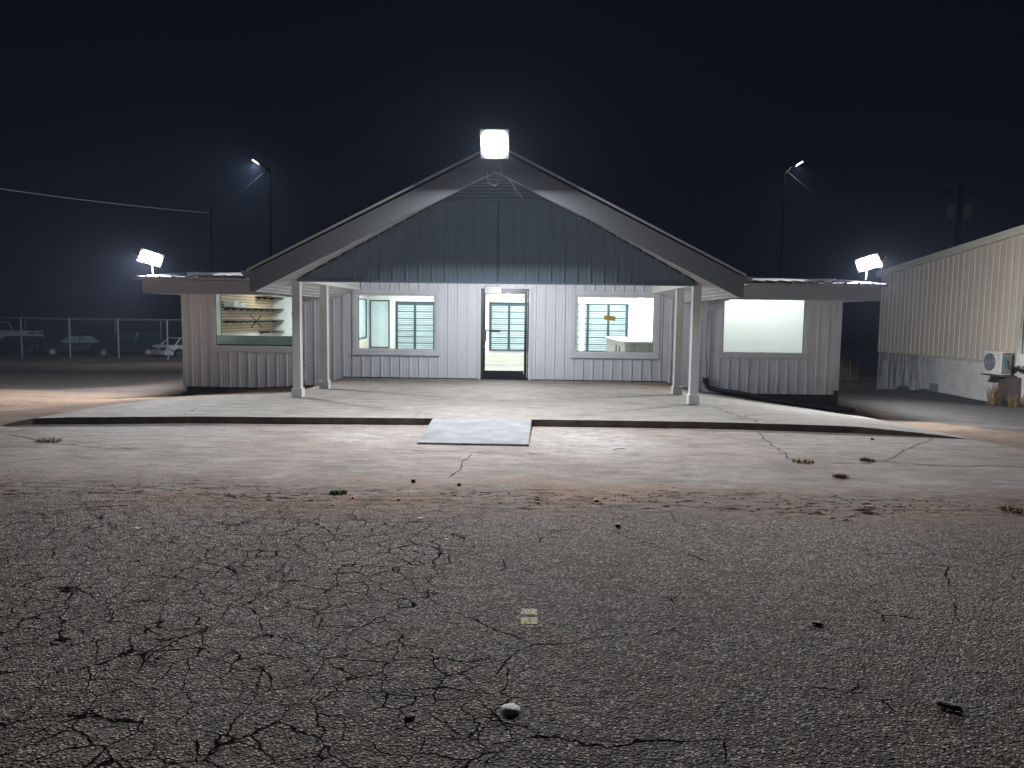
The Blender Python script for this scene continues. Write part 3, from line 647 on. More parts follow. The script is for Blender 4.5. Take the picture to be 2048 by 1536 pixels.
for sgn in (-1, 1):
    f = MB(); f.prism([(sgn*4.035, 2.07), (sgn*4.13, 2.07), (sgn*4.19, 2.17), (sgn*4.19, 2.195), (sgn*4.175, 2.195), (sgn*4.17, 2.175), (sgn*4.12, 2.085), (sgn*4.05, 2.085), (sgn*4.05, 2.2), (sgn*4.035, 2.2)], 4.75, 'y', YF+.06)
    f.prism([(sgn*4.036, 2.072), (sgn*4.128, 2.072), (sgn*4.188, 2.17), (sgn*4.188, 2.19), (sgn*4.036, 2.19)], .006, 'y', YF+.052)
    f.build('gutter', M['gutter'], bld)
# wings: fascia, drip edge, roof
each('eave_fascia', M['wingfascia'], bld, [(-8.37, -4.035, -.62, -.595, 1.935, 2.235), (4.035, 8.455, -.62, -.595, 1.955, 2.255), (-8.37, -8.345, -.594, YB+.5, 1.935, 2.235), (8.43, 8.455, -.594, YB+.5, 1.955, 2.255)])
each('drip_edge', M['gutter'], bld, [(-8.56, -4.05, -.70, -.60, 2.245, 2.30), (4.05, 8.56, -.70, -.60, 2.262, 2.315)])
each('eave_soffit', M['soffit'], bld, [(-8.345, -4.03, -.594, -.035, 1.937, 1.95), (4.03, 8.43, -.594, -.035, 1.957, 1.97), (-8.345, BL-.03, -.034, YB+.5, 1.937, 1.95), (BR+.03, 8.43, -.034, YB+.5, 1.957, 1.97)])
for x0, x1, zo in ((-8.45, -4.07, 0.), (4.07, 8.52, .02)):
    f = MB()
    P = profile(x0, x1, .305, 0, [(0, .015, .035, .028), (.152, .01, .02, .006)])
    for (a0, da), (b0, db) in zip(P[:-1], P[1:]):
        f.quad((a0, -.68, 2.312+zo+da), (b0, -.68, 2.312+zo+db), (b0, 3.0, 2.63+zo+db), (a0, 3.0, 2.63+zo+da))
        f.quad((a0, 3.0, 2.63+zo+da), (b0, 3.0, 2.63+zo+db), (b0, 6.6, 2.312+zo+db), (a0, 6.6, 2.312+zo+da))
        f.quad((a0, -.68, 2.30+zo), (b0, -.68, 2.30+zo), (b0, -.68, 2.312+zo+db), (a0, -.68, 2.312+zo+da))
    f.build('wing_roof', M['roof'], bld)
# downspouts
def spout(pts, wd=.075):
    f = MB(); f.tube(pts, wd*.62, 4); return f
f = spout([(-5.25, -.5, 1.96), (-5.0, -.30, 1.93), (-4.84, -.12, 1.80), (-4.80, -.09, 1.68), (-4.80, -.09, .05), (-4.80, -.11, -.06), (-4.84, -.2, -.12)])
ds = f.build('downspout', M['gutter'], bld); MB().box(-4.86, -4.74, -.15, -.03, .28, .31).build('strap', M['gutter'], ds)
f = spout([(5.1, -.5, 1.97), (4.95, -.30, 1.94), (4.78, -.12, 1.80), (4.72, -.09, 1.66), (4.72, -.09, .10)])
ds = f.build('downspout', M['gutter'], bld); MB().box(4.66, 4.78, -.16, -.02, .0, .12).build('adapter', M['black'], ds)
f = MB(); pts = []; rs = []
path = [(4.72, -.1, .05), (4.76, -.16, -.09), (4.95, -.24, -.145), (5.5, -.24, -.22), (6.2, -.24, -.36), (7.0, -.26, -.475), (7.6, -.28, -.55), (8.15, -.30, -.58)]
for (a0, b0) in zip(path[:-1], path[1:]):
    L = (Vector(b0)-Vector(a0)).length; n = max(2, int(L/.014))
    for i in range(n): pts.append(Vector(a0).lerp(Vector(b0), i/n)); rs.append(.058 if len(pts) % 2 else .049)
f.tube(pts, rs, 10); tag(f.build('drain_pipe', M['pipe']), 'black corrugated drain pipe along the base of the right wing', 'pipe')
f = MB(); f.box(7.74, 7.84, -.06, -.035, -.72, -.14, Matrix.Rotation(0, 4, 'Y')); tag(f.build('foundation_board', M['found']), 'short dark board standing against the right corner foundation', 'board')
# ------------------------------------------------------------------ interior
f = MB(); f.box(BL+.13, BR-.13, .13, YB-.121, -.03, 0.0); f.build('interior_floor', M['floor_in'], bld)
f = MB(); f.box(BL+.13, BR-.13, .121, YB-.121, 2.45, 2.47); f.box(BL+.13, BR-.13, .02, .121, 2.30, 2.45); f.build('interior_ceiling', M['ceil_in'], bld)
each('partition', M['wall_in'], bld, [(-4.66, -4.56, .121, YB-.121, 0, 2.45), (3.84, 3.94, .121, YB-.121, 0, 2.45), (3.94, BR-.13, 1.5, 1.6, 0, 2.45)])
YW = YB-.125
f = MB(); f.box(-4.55, 3.83, YW-.02, YW-.001, 0, .30)
for z in (.08, .16, .24): f.box(-4.55, 3.83, YW-.026, YW-.02, z, z+.065)
f.box(-4.559, -4.54, 3.2, YW-.03, 0, .75)
for z in (.02, .19, .36, .53): f.box(-4.54, -4.53, 3.2, YW-.03, z, z+.15)
f.build('wainscot', M['shiplap'], bld)
def backwin(x0, x1, mull, z0=.43, z1=1.94, blind=True, onx=None):
    r = empty('interior_window', (0, 0, 0)); r.parent = bld
    y = YW
    f = MB(); e = .035
    f.box(x0, x1, y-.05, y-.002, z1-e, z1); f.box(x0, x1, y-.05, y-.002, z0, z0+e)
    for xx in [x0+e/2]+list(mull)+[x1-e/2]: f.box(xx-e/2-(.012 if xx in mull else 0), xx+e/2+(.012 if xx in mull else 0), y-.052, y-.002, z0+e, z1-e)
    f.build('frame', M['teal'], r)
    f = MB(); f.box(x0+e, x1-e, y-.012, y-.004, z0+e, z1-e); f.build('pane', M['blindback'] if blind else M['panegreen'], r)
    if blind:
        f = MB(); z = z0+e+.01; i = 0
        while z < z1-e-.05:
            h = .038+.02*random.random()
            cells = [x0+e]+list(mull)+[x1-e]
            for a0, b0 in zip(cells[:-1], cells[1:]): f.box(a0+.04, b0-.04, y-.03, y-.014, z, z+h)
            z += h+(.034 if i % 3 == 2 else .014); i += 1
        f.build('slats', M['blind'], r)
    else:
        f = MB(); f.box(x0+e+.13, x1-e-.03, y-.016, y-.0125, z1-.32, z1-.14); f.build('inner_panel', M['blind'], r)
backwin(-4.50, -3.87, [], .46, 1.97, False)
backwin(-3.68, -2.42, [-3.07], .40, 1.93)
backwin(-.72, .56, [-.10], .42, 1.94)
backwin(1.35, 3.62, [2.37, 3.01], .42, 1.93)
f = MB(); f.box(-4.555, -4.535, 4.2, 5.45, .80, 1.97); f.build('side_window_pane', M['panegreen'], bld)
f = MB(); f.box(-4.53, -4.51, 5.4, 5.5, .78, 1.99); f.box(-4.53, -4.51, 4.2, 5.4, 1.955, 1.99); f.box(-4.53, -4.51, 4.2, 5.4, .78, .81); f.build('side_window_frame', M['teal'], bld)
f = MB(); f.box(1.93, 2.07, 2.95, 3.09, 0, 2.45); f.build('column', M['wall_in'], bld)
f = MB(); f.box(.33, .50, YW-.05, YW-.002, 2.08, 2.17); f.build('emergency_light', M['alu'], bld)
c = empty('counter', (0, 0, 0), 0, 'grey wood service counter with white top behind right porch window', 'counter')
f = MB(); f.box(2.87, 3.82, .35, .95, .001, .90); f.box(2.87, 3.40, .95, 4.8, .001, .90); f.build('cabinet', M['greywood'], c)
f = MB(); f.box(2.83, 3.83, .32, .98, .90, .94); f.box(2.83, 3.42, .98, 4.83, .90, .94); f.build('counter_top', M['countertop'], c)
each('opening', M['teal'], c, [(2.855, 2.869, y, y+.28, .45, .78) for y in (2.1, 1.35)])
f = MB()
for x in (3.10, 3.45): f.box(x, x+.008, .343, .349, .05, .88)
f.build('panel_joint', M['teal'], c)
def outlet(loc, axis):
    f = MB(); f.box(-.035, .035, -.006, 0, -.057, .057); o = f.build('wall_outlet', M['vinyl'], bld); o.location = loc; o.rotation_euler = (0, 0, axis)
    for dz in (-.025, .025): MB().box(-.012, .012, -.009, -.006, dz-.012, dz+.012).build('socket', M['acgrille'], o)
for y in (2.3, 3.0): outlet((3.838, y, 1.2), -math.pi/2)
for x in (-7.18, -7.0): outlet((x, YB-.122, 1.5), 0)
# slat wall and shelves on the left end wall
XW = BL+.131
f = MB(); z = .93
f.box(XW, XW+.012, 1.9, YB-.13, .93, 2.3); f.build('slatwall_back', M['groove'], bld)
f = MB()
while z < 2.28: f.box(XW+.012, XW+.022, 1.9, YB-.13, z, z+.064); z += .08
f.build('slatwall', M['slat'], bld)
for z, d in ((.955, .36), (1.29, .36), (1.64, .36), (1.99, .36)):
    s0 = empty('wall_shelf', (XW+.022, 1.95, z), 0, {.955: 'lowest dark shelf on the tan slat wall in the left window', 1.29: 'dark shelf second from bottom on the tan slat wall', 1.64: 'dark shelf with white boxes on the tan slat wall', 1.99: 'topmost dark shelf on the tan slat wall'}[z], 'shelf', 'dark shelves on the slat wall')
    ya = 0. if z < 1.9 else 2.4
    if z < 1.: ya = 2.6
    MB().box(0, d, ya, YB-.15-1.95, -.012, .012).build('board', M['tape'], s0)
    y = ya+.15
    while y < 3.85:
        f = MB(); f.prism([(.0, -.012), (d*.8, -.012), (.0, -.07)], .012, 'y', y); f.build('bracket', M['tape'], s0); y += .52
for k2, (y, lb) in enumerate(((1.98, 'white carton at the near end of the upper dark shelf'), (2.42, 'white carton second from the near end of the dark shelf'))):
    f = MB(); f.box(XW+.05, XW+.33, y, y+.38, 1.6525, 1.6525+(.13 if k2 else .17)); o = f.build('carton', M['vinyl'], None, bevel=.004); tag(o, lb, 'box', 'white cartons on the shelf')
f = MB(); f.box(BL+.35, -4.67, .55, .63, 0, .93); f.box(BL+.33, -4.67, .52, .66, .93, .955); o = f.build('half_wall', M['halfwall'], bld)
f = MB(); f.box(BL+.45, -4.72, .42, .54, .66, .735); f.build('ledge', M['teal'], bld)
# things stuck on the glass
f = MB(); m1 = Matrix.Translation((-5.97, .026, 1.31))
for an in (rad(47), rad(-50)): f.box(-.2, .2, -.003, .003, -.011, .011, m1 @ Matrix.Rotation(an, 4, 'Y'))
tag(f.build('tape_cross', M['tape']), 'black tape cross stuck on the left wing window', 'tape')
f = MB(); f.box(-.14, .14, -.003, .003, -.052, .052, Matrix.Translation((2.45, .024, 1.49)) @ Matrix.Rotation(rad(8), 4, 'Y'))
tag(f.build('yellow_sticker', M['yellow']), 'yellow rectangular sticker on the right porch window', 'sticker')
# ceiling lights inside
def ceiling_light(x, y, pw, lb, sz=(1.2, .6)):
    r = empty('ceiling_light', (x, y, 2.45), 0, lb, 'ceiling light', 'flat light panels on the store ceiling')
    MB().box(-sz[0]/2-.02, sz[0]/2+.02, -sz[1]/2-.02, sz[1]/2+.02, -.012, -.001).build('frame', M['vinyl'], r)
    MB().box(-sz[0]/2, sz[0]/2, -sz[1]/2, sz[1]/2, -.018, -.0125).build('diffuser', M['ledpanel'], r)
    lamp('panel_lamp', (0, 0, -.03), (0, 0, -1), pw, sz, (.96, 1., .99), parent=r)
IP = 76
for x, y, pw, lb in ((-3.2, 2, IP, 'light panel on the ceiling behind the left porch window'), (0, 2, IP, 'light panel on the ceiling behind the entrance door'), (2.9, 2, IP, 'light panel on the ceiling above the counter'),
                     (-3.2, 4.6, IP, 'light panel on the ceiling near the rear windows at left'), (0, 4.6, IP, 'light panel on the ceiling near the rear window behind the door'), (2.9, 4.6, IP, 'light panel on the ceiling near the rear windows at right'),
                     (-6.1, .40, IP*1.15, 'front light panel on the ceiling of the slat wall room'), (-6.1, 4.4, IP*.85, 'rear light panel on the ceiling of the slat wall room'), (5.9, .8, IP*.36, 'light panel on the ceiling of the empty white right room')):
    ceiling_light(x, y, pw, lb, (1.2, .3) if y < .5 else ((3., 1.1) if x > 5 else (1.2, .6)))
# porch ceiling lights, hidden from the front by the header
PP = 180
r = empty('porch_light', (-.05, -2.7, 2.30), 0, 'flush light under the middle of the white porch ceiling', 'porch light')
f = MB(); f.cyl((0, 0, -.012), .12, .022, 'z', 24); f.build('rim', M['vinyl'], r)
f = MB(); f.cyl((0, 0, -.035), .10, .02, 'z', 24); f.build('diffuser', M['ledpanel'], r)
lamp('porch_lamp', (0, 0, -.14), (0, 0, -1), PP, (.09, .09), (.93, .95, 1.), 'POINT', parent=r)
# ------------------------------------------------------------------ flood lights
def flood(loc, d, roll, w, h, power, lb, foot=(0, .08, -.36)):
    q = Vector(d).normalized().to_track_quat('-Z', 'Y'); m = q.to_matrix().to_4x4() @ Matrix.Rotation(roll, 4, 'Z')
    r = empty('flood_light', loc, 0, lb, 'flood light', 'white flood lights on the store roof')
    f = MB(); f.box(-w/2-.02, w/2+.02, -h/2-.02, h/2+.02, .004, .05, m)
    for i in range(7): f.box(-w/2+.02+i*(w-.05)/6.5, -w/2+.03+i*(w-.05)/6.5, -h/2+.02, h/2-.02, .05, .085, m)
    f.build('housing', M['alu'], r)
    f = MB(); 
    pts = [(math.copysign(abs(math.cos(t*math.pi/20))**.5, math.cos(t*math.pi/20))*w/2, math.copysign(abs(math.sin(t*math.pi/20))**.5, math.sin(t*math.pi/20))*h/2) for t in range(40)]
    b = len(f.v); f.v += [tuple(m @ Vector((x, y, .003))) for x, y in pts]+[tuple(m @ Vector((x*.94, y*.94, -.012))) for x, y in pts]
    f.f.append(tuple(range(b+40, b+80)))
    for i in range(40): f.f.append((b+i, b+(i+1) % 40, b+40+(i+1) % 40, b+40+i))
    f.build('lens', M['lensW'], r)
    f = MB(); p0 = m @ Vector((0, 0, .05)); f.tube([p0, (p0.x*.6, p0.y*.5+foot[1]*.5, foot[2]*.5), foot], .013, 8); f.build('bracket', M['galv'], r)
    o = lamp('flood_lamp', tuple(m @ Vector((0, 0, -.02))), (0, 0, -1), power, (w*.95, h*.95), (.94, .965, 1.), parent=r)
    o.rotation_euler = m.to_euler()
    return r
def added_head(r, off, d, w, h, power):  # extra outward head, added to throw light on the roof and tan wall
    m = Matrix.Translation(off) @ Vector(d).normalized().to_track_quat('-Z', 'Y').to_matrix().to_4x4()
    f = MB(); f.box(-w/2-.02, w/2+.02, -h/2-.02, h/2+.02, .004, .05, m); f.build('added_head_housing', M['alu'], r)
    f = MB(); f.box(-w/2, w/2, -h/2, h/2, -.004, .003, m); f.build('added_head_lens', M['lensW'], r)
    o = lamp('added_head_lamp', tuple(m @ Vector((0, 0, -.02))), (0, 0, -1), power, (w*.95, h*.95), (.94, .965, 1.), parent=r); o.rotation_euler = m.to_euler()
PW, PB, PK = 680, 680, 540
for sg, lb in ((-1, 'left flood light glaring on the corner of the left wing roof'), (1, 'right flood light glaring on the corner of the right wing roof')):
    x0 = -8.20 if sg < 0 else 8.17; z0 = 2.74 if sg < 0 else 2.80
    r = flood((x0, -.52, z0), (-sg*.26, -.80, -.47), -sg*rad(20), .46, .30, PW, lb)
    added_head(r, (sg*.22, .06, .03), (sg*.62, .34, -.70), .30, .26, PB)
flood((.0, -5.95, 4.14), (0, -.78, -.62), 0, .40, .44, PK, 'middle flood light glaring at the peak of the porch gable', foot=(0, .42, .02))
f = MB(); q = [(.06, -5.56, 4.02), (.07, -5.55, 3.9), (.09, -5.55, 3.78), (.07, -5.55, 3.66), (.0, -5.55, 3.585), (-.08, -5.55, 3.61), (-.13, -5.55, 3.70), (-.14, -5.545, 3.82)]
f.tube(q, .0045, 6); tag(f.build('cable_loop', M['wire'], smooth=True), 'white cable hanging in a loop under the peak flood light', 'cable')
f = MB(); f.tube([(.2, -5.45, 3.72), (.27, -5.2, 3.66), (.33, -4.9, 3.6), (.42, -4.66, 3.55), (.43, -4.65, 3.47)], .005, 6); tag(f.build('loose_wire', M['whitewire'], smooth=True), 'thin loose wire below the gable peak right of the loop', 'wire')
# ------------------------------------------------------------------ neighbouring tan building
Pn = Vector((16.9, 4.0)); 
def nb_point(u, v, D):   # ground position of an image column at camera depth D
    return None
NX0, NY0 = 14.882, 13.5      # far corner
dirn = Vector((.0265, -1)).normalized()   # runs towards the viewer
nb = empty('tan_building', (NX0, NY0, -1.36), math.atan2(dirn.y, dirn.x), 'tan metal sided building on a painted block base at right', 'building')
# local: +x along the wall towards the viewer, +y away from the store (outward to the right is +y? -> check sign), z up
LN = 19.
zc = lambda x: 4.66+x*.096
f = MB()
P = profile(0, LN, .3048, .1, [(0, .014, .026, -.022), (.152, .05, .06, .004)])
sd = 1.66
for (a0, da), (b0, db) in zip(P[:-1], P[1:]):
    f.quad((a0, -da, sd), (b0, -db, sd), (b0, -db, zc(b0)), (a0, -da, zc(a0)))
f.quad((0, 0, sd), (0, 12, sd), (0, 12, 4.), (0, 0, zc(0)))
f.build('metal_siding', M['tan'], nb)
f = MB(); f.box(.03, LN, .03, .3, -.6, 1.64); f.box(.03, .3, .3, 12, -.6, 1.64); f.build('block_base', M['block'], nb)
f = MB(); f.box(.02, LN, -.012, .03, 1.60, 1.655); f.build('base_flashing', M['cream'], nb)
f = MB(); b0 = len(f.v)
for (y0, y1, dz0, dz1) in ((-.16, .05, .0, .17), (-.20, -.15, .14, .22)):
    f.v += [(-.1, y0, zc(-.1)+dz0), (-.1, y1, zc(-.1)+dz0), (-.1, y1, zc(-.1)+dz1), (-.1, y0, zc(-.1)+dz1), (LN, y0, zc(LN)+dz0), (LN, y1, zc(LN)+dz0), (LN, y1, zc(LN)+dz1), (LN, y0, zc(LN)+dz1)]
    q0 = len(f.v)-8
    for fc in ((0,1,2,3),(4,7,6,5),(0,4,5,1),(1,5,6,2),(2,6,7,3),(3,7,4,0)): f.f.append(tuple(q0+i for i in fc))
f.build('rake_trim', M['cream'], nb)
f = MB(); f.quad((-.1, .04, zc(-.1)+.16), (LN, .04, zc(LN)+.16), (LN, 14, zc(LN)+.16), (-.1, 14, zc(-.1)+.16)); f.build('roof', M['roof'], nb)
vent = MB(); vent.box(3.95, 4.5, .012, .05, .20, .68); vent.build('vent_panel', M['alu'], nb)
# outdoor unit, pipe and meter cupboard on that wall: local coordinates of the building
def onnb(name, loc, lb, cat, grp=None):
    m = nb.matrix_basis @ Matrix.Translation(loc)
    e = empty(name, m.translation, nb.rotation_euler.z, lb, cat, grp); return e
bpy.context.view_layer.update()
nb_m = Matrix.Translation(nb.location) @ Matrix.Rotation(nb.rotation_euler.z, 4, 'Z')
def onnb(name, loc, lb, cat):
    return empty(name, (nb_m @ Vector(loc)), nb.rotation_euler.z, lb, cat)
UX = 7.76
ac = onnb('outdoor_ac_unit', (UX, -.50, 1.30), 'white outdoor air conditioner unit with round fan on the tan building', 'air conditioner')
f = MB(); f.box(0, .84, 0, .32, 0, .70); f.build('case', M['acwhite'], ac, bevel=.015)
f = MB(); f.cyl((.30, -.004, .36), .27, .02, 'y', 36); f.build('fan_recess', M['acgrille'], ac)
f = MB()
for rr in (.06, .12, .18, .23, .265):
    pts = [(.30+rr*math.cos(t*math.pi/16), -.022, .36+rr*math.sin(t*math.pi/16)) for t in range(33)]; f.tube(pts, .004, 4, False)
for t in range(8): a0 = t*math.pi/4; f.tube([(.30, -.022, .36), (.30+.27*math.cos(a0), -.022, .36+.27*math.sin(a0))], .004, 4)
f.build('fan_grille', M['alu'], ac)
f = MB(); f.box(.843, .852, .02, .30, .03, .67); f.build('side_cover', M['acside'], ac)
f = MB(); f.box(.66, .74, -.004, -.001, .57, .60); f.box(.68, .74, -.004, -.001, .47, .485); f.build('badge', M['acgrille'], ac)
f = MB(); f.tube([(.86, .12, .52), (.91, .11, .42), (.90, .14, .28), (.91, .2, .2)], .03, 8); f.build('insulated_line', mat('teal_insulation', (.03, .17, .22), .6), ac)
f = MB(); f.box(-.03, .87, -.03, .48, -.05, -.012); f.build('wall_bracket', M['rust'], ac)
cup = onnb('meter_cabinet', (UX+.50, -.32, .52), 'brown sheet metal cabinet under the air conditioner unit', 'cabinet')
f = MB(); f.box(0, .55, 0, .31, 0, .72); f.build('body', M['rust'], cup, bevel=.01); f = MB(); f.box(.04, .5, -.012, 0, .04, .68); f.build('lid', M['rust'], cup); MB().box(.3, .34, .1, .14, -.45, 0).build('leg', M['rust'], cup)
pp = onnb('vent_pipe', (UX+1.06, -.12, 0), 'tall white plastic pipe standing against the tan siding', 'pipe')
f = MB(); f.tube([(-.10, 0, 1.55), (-.03, 0, 1.68), (0, 0, 1.82), (0, 0, 5.3)], .05, 12); f.build('riser', M['pvc'], pp, smooth=True)
f = MB(); f.tube([(-.30, .0, 1.42), (-.1, 0, 1.55), (.0, 0, 1.48), (.5, 0, 1.46)], .05, 10); f.build('elbow', M['pipe'], pp)
mb_ = onnb('meter_box', (UX+1.16, -.2, 1.6), 'pale green utility box beside the white pipe', 'utility box'); MB().box(0, .4, 0, .19, 0, .35).build('case', M['halfwall'], mb_, bevel=.01)
# ------------------------------------------------------------------ fences
def fence(name, p0, p1, n, h, lb, skew=0):
    r = empty(name, (0, 0, 0), 0, lb, 'fence'); p0 = Vector(p0); p1 = Vector(p1); tops = []
    for i in range(n):
        b0 = p0.lerp(p1, i/(n-1)); f = MB(); f.tube([b0-Vector((0, 0, .2)), b0+Vector((0, 0, h))], .045, 8); f.build('post', M['galv'], r); tops.append(b0+Vector((0, 0, h)))
    f = MB(); f.tube(tops, .028, 6); f.build('top_rail', M['galv'], r)
    f = MB(); d = (p1-p0); L = d.length; u = d.normalized(); z = Vector((0, 0, 1)); s = .16; k2 = 0; wv = Vector((0, 0, .0022))
    t = -h
    while t < L:
        for sg in (1, -1):
            a0, a1 = (t, t+h) if sg > 0 else (t+h, t)
            za, zb = 0, h
            c0, c1 = max(0, min(L, a0)), max(0, min(L, a1))
            if abs(a1-a0) < 1e-6 or abs(c1-c0) < .02: continue
            z0 = (c0-a0)/(a1-a0)*h; z1 = (c1-a0)/(a1-a0)*h
            A0 = p0+u*c0+z*z0; A1 = p0+u*c1+z*z1
            f.quad(A0-wv, A1-wv, A1+wv, A0+wv)
        t += s
    f.build('wire_mesh', M['galv'], r); return r
fence('chain_link_fence', (-36.4, 27.2, -1.36), (-15.0, 26.2, -1.36), 8, 2.42, 'tall chain link fence in front of the parked cars')
fence('rear_fence', (-40., 41.5, -1.6), (-17.5, 40.5, -1.6), 7, 2.42, 'farther chain link fence behind the parked cars')
# ------------------------------------------------------------------ vehicles
def loft(mb, secs):
    """secs: list of rings (same count)"""
    n = len(secs[0]); b = len(mb.v)
    for s in secs: mb.v += [tuple(p) for p in s]
    for i in range(len(secs)-1):
        for k in range(n-1): a0 = b+i*n+k; mb.f.append((a0, a0+1, a0+n+1, a0+n))
    mb.f.append(tuple(b+k for k in range(n))); mb.f.append(tuple(b+(len(secs)-1)*n+k for k in range(n))[::-1])
def vehicle(name, loc, rz, lb, cat, paint, L, Wd, belt, roof, cab, hood, glass='carglass', lift=0., bed=False, front_glass=None):
    """local +x forward. belt/roof heights; cab=(rear base x, rear top x, front top x, front base x) as fractions"""
    r = empty(name, loc, rz, lb, cat)
    hw = Wd/2; zb = .22+lift
    def ring(x, w, z0, z1): 
        return [(x, -w*.92, z0), (x, -w, z0+.10), (x, -w, z0+(z1-z0)*.6), (x, -w*.95, z1-.03), (x, -w*.86, z1), (x, w*.86, z1), (x, w*.95, z1-.03), (x, w, z0+(z1-z0)*.6), (x, w, z0+.10), (x, w*.92, z0)]
    st = [(-.5, .86, .12, -.12), (-.485, .95, .03, -.03), (-.42, .995, 0, 0), (-.3, 1, 0, 0), (0, 1, 0, 0), (.3, 1, 0, 0), (.42, .98, 0, 0), (.48, .93, .03, 0), (.5, .84, .10, 0)]
    f = MB(); secs = []
    for fx, w, dz, dt in st:
        zt2 = belt+lift if fx < cab[3]-.02 else belt+lift-hood*min(1, (fx-cab[3]+.02)/(.5-cab[3]))
        secs.append(ring(fx*L, hw*w, zb+dz, zt2+dt))
    loft(f, secs); f.build('body', paint, r, bevel=.02)
    x0, x1, x2, x3 = [c*L for c in cab]; zt = roof+lift; w0, w1 = hw*.90, hw*.74; z0 = belt+lift-.01
    f = MB(); f.v += [(x0, -w0, z0), (x3, -w0, z0), (x3, w0, z0), (x0, w0, z0), (x1, -w1, zt-.03), (x2, -w1, zt-.03), (x2, w1, zt-.03), (x1, w1, zt-.03)]
    f.f += [(0,1,5,4), (3,7,6,2), (0,4,7,3), (1,2,6,5), (4,5,6,7)]; f.build('windows', M[glass], r)
    f = MB(); loft(f, [[(x1-.05, -w1-.02, zt-.05), (x1-.02, -w1, zt-.01), (x1, -w1*.6, zt), (x1, w1*.6, zt), (x1-.02, w1, zt-.01), (x1-.05, w1+.02, zt-.05)], [(x2+.05, -w1-.02, zt-.05), (x2+.02, -w1, zt-.01), (x2, -w1*.6, zt), (x2, w1*.6, zt), (x2+.02, w1, zt-.01), (x2+.05, w1+.02, zt-.05)]]); f.build('roof', paint, r)
    f = MB()
    for sg in (-1, 1):
        f.tube([(x0, sg*(w0+.01), z0), (x1, sg*(w1+.01), zt-.03)], .045, 6); f.tube([(x3, sg*(w0+.01), z0), (x2, sg*(w1+.01), zt-.03)], .035, 6)
        xm = (x0+x3)/2; f.tube([(xm, sg*(w0+.01), z0), ((x1+x2)/2, sg*(w1+.01), zt-.03)], .03, 6)
    f.build('pillars', paint, r)
    R = .31+lift*.25
    for fx in (-.30, .31):
        for sg in (-1, 1):
            wh = empty('wheel', (fx*L, sg*(hw-.10), R)); wh.parent = r
            f = MB(); f.cyl((0, 0, 0), R, .20, 'y', 22); f.build('tyre', M['tyre'], wh, bevel=.02)
            f = MB(); f.cyl((0, sg*.09, 0), R*.58, .03, 'y', 18)
            for t in range(5): a0 = t*2*math.pi/5; f.box(.02, R*.56, -.012+sg*.108, .012+sg*.108, -.03, .03, Matrix.Rotation(a0, 4, 'Y'))
            f.build('rim', M['rim'], wh)
            f = MB(); f.cyl((fx*L, sg*(hw-.02), R+.02), R*1.12, .05, 'y', 22); f.build('wheel_arch', M['tyre'], r)
    zl = belt+lift-.22
    each('tail_light', M['redlens'], r, [(-L/2-.012, -L/2+.10, min(sg*hw*.45, sg*hw*.93), max(sg*hw*.45, sg*hw*.93), zl-.07, zl+.06) for sg in (-1, 1)])
    f = MB(); f.box(-L/2-.008, -L/2+.02, -hw*.44, hw*.44, zl-.06, zl+.05); f.build('rear_panel', M['tyre'], r)
    f = MB(); f.box(-L/2-.015, -L/2+.0, -.16, .16, zl-.07, zl+.04); f.build('number_plate', M['plate'], r)
    each('bumper', paint, r, [(-L/2-.07, -L/2+.08, -hw*.93, hw*.93, zb+.05, zb+.24), (L/2-.08, L/2+.06, -hw*.93, hw*.93, zb+.05, zb+.24)], .02)
    each('headlight', M['clearlens'], r, [(L/2-.06, L/2+.012, min(sg*hw*.5, sg*hw*.85), max(sg*hw*.5, sg*hw*.85), belt+lift-hood-.20, belt+lift-hood-.07) for sg in (-1, 1)])
    each('mirror', paint, r, [(x3-.25, x3-.12, min(sg*hw*.98, sg*(hw+.14)), max(sg*hw*.98, sg*(hw+.14)), belt+lift+.03, belt+lift+.14) for sg in (-1, 1)])
    if bed:
        f = MB(); f.box(-L*.49, cab[0]*L-.06, -hw*.82, hw*.82, belt+lift-.4, belt+lift+.004); f.build('bed_floor', M['tyre'], r)
    return r
vehicle('white_sedan', (-21.9, 31.0, -1.46), rad(58), 'old faded white sedan parked behind the fence beside the store', 'car', M['carwhite'], 4.3, 1.68, .88, 1.34, (-.34, -.24, .08, .2), .10)
vehicle('black_suv', (-26.3, 31.5, -1.46), rad(205), 'black utility vehicle parked nose left beside the white sedan', 'car', M['carblack'], 4.3, 1.8, 1.02, 1.68, (-.47, -.42, .1, .24), .12)
vehicle('green_sedan', (-29.8, 31.5, -1.46), rad(212), 'dark green sedan with windows coloured as lit parked behind the fence', 'car', M['cargreen'], 4.3, 1.7, .90, 1.38, (-.34, -.22, .08, .24), .12, glass='litglass')
vehicle('blue_hatchback', (-33.6, 31.0, -1.46), rad(200), 'dark blue low car parked in front of the white pickup', 'car', M['carblue'], 3.9, 1.65, .82, 1.25, (-.46, -.36, .08, .24), .10)
vehicle('white_pickup', (-40.2, 39.2, -1.55), rad(170+10), 'raised white pickup truck standing at the far left', 'pickup truck', M['carwhite'], 5.3, 1.9, 1.12, 1.72, (-.02, 0., .14, .25), .05, lift=.42, bed=True)
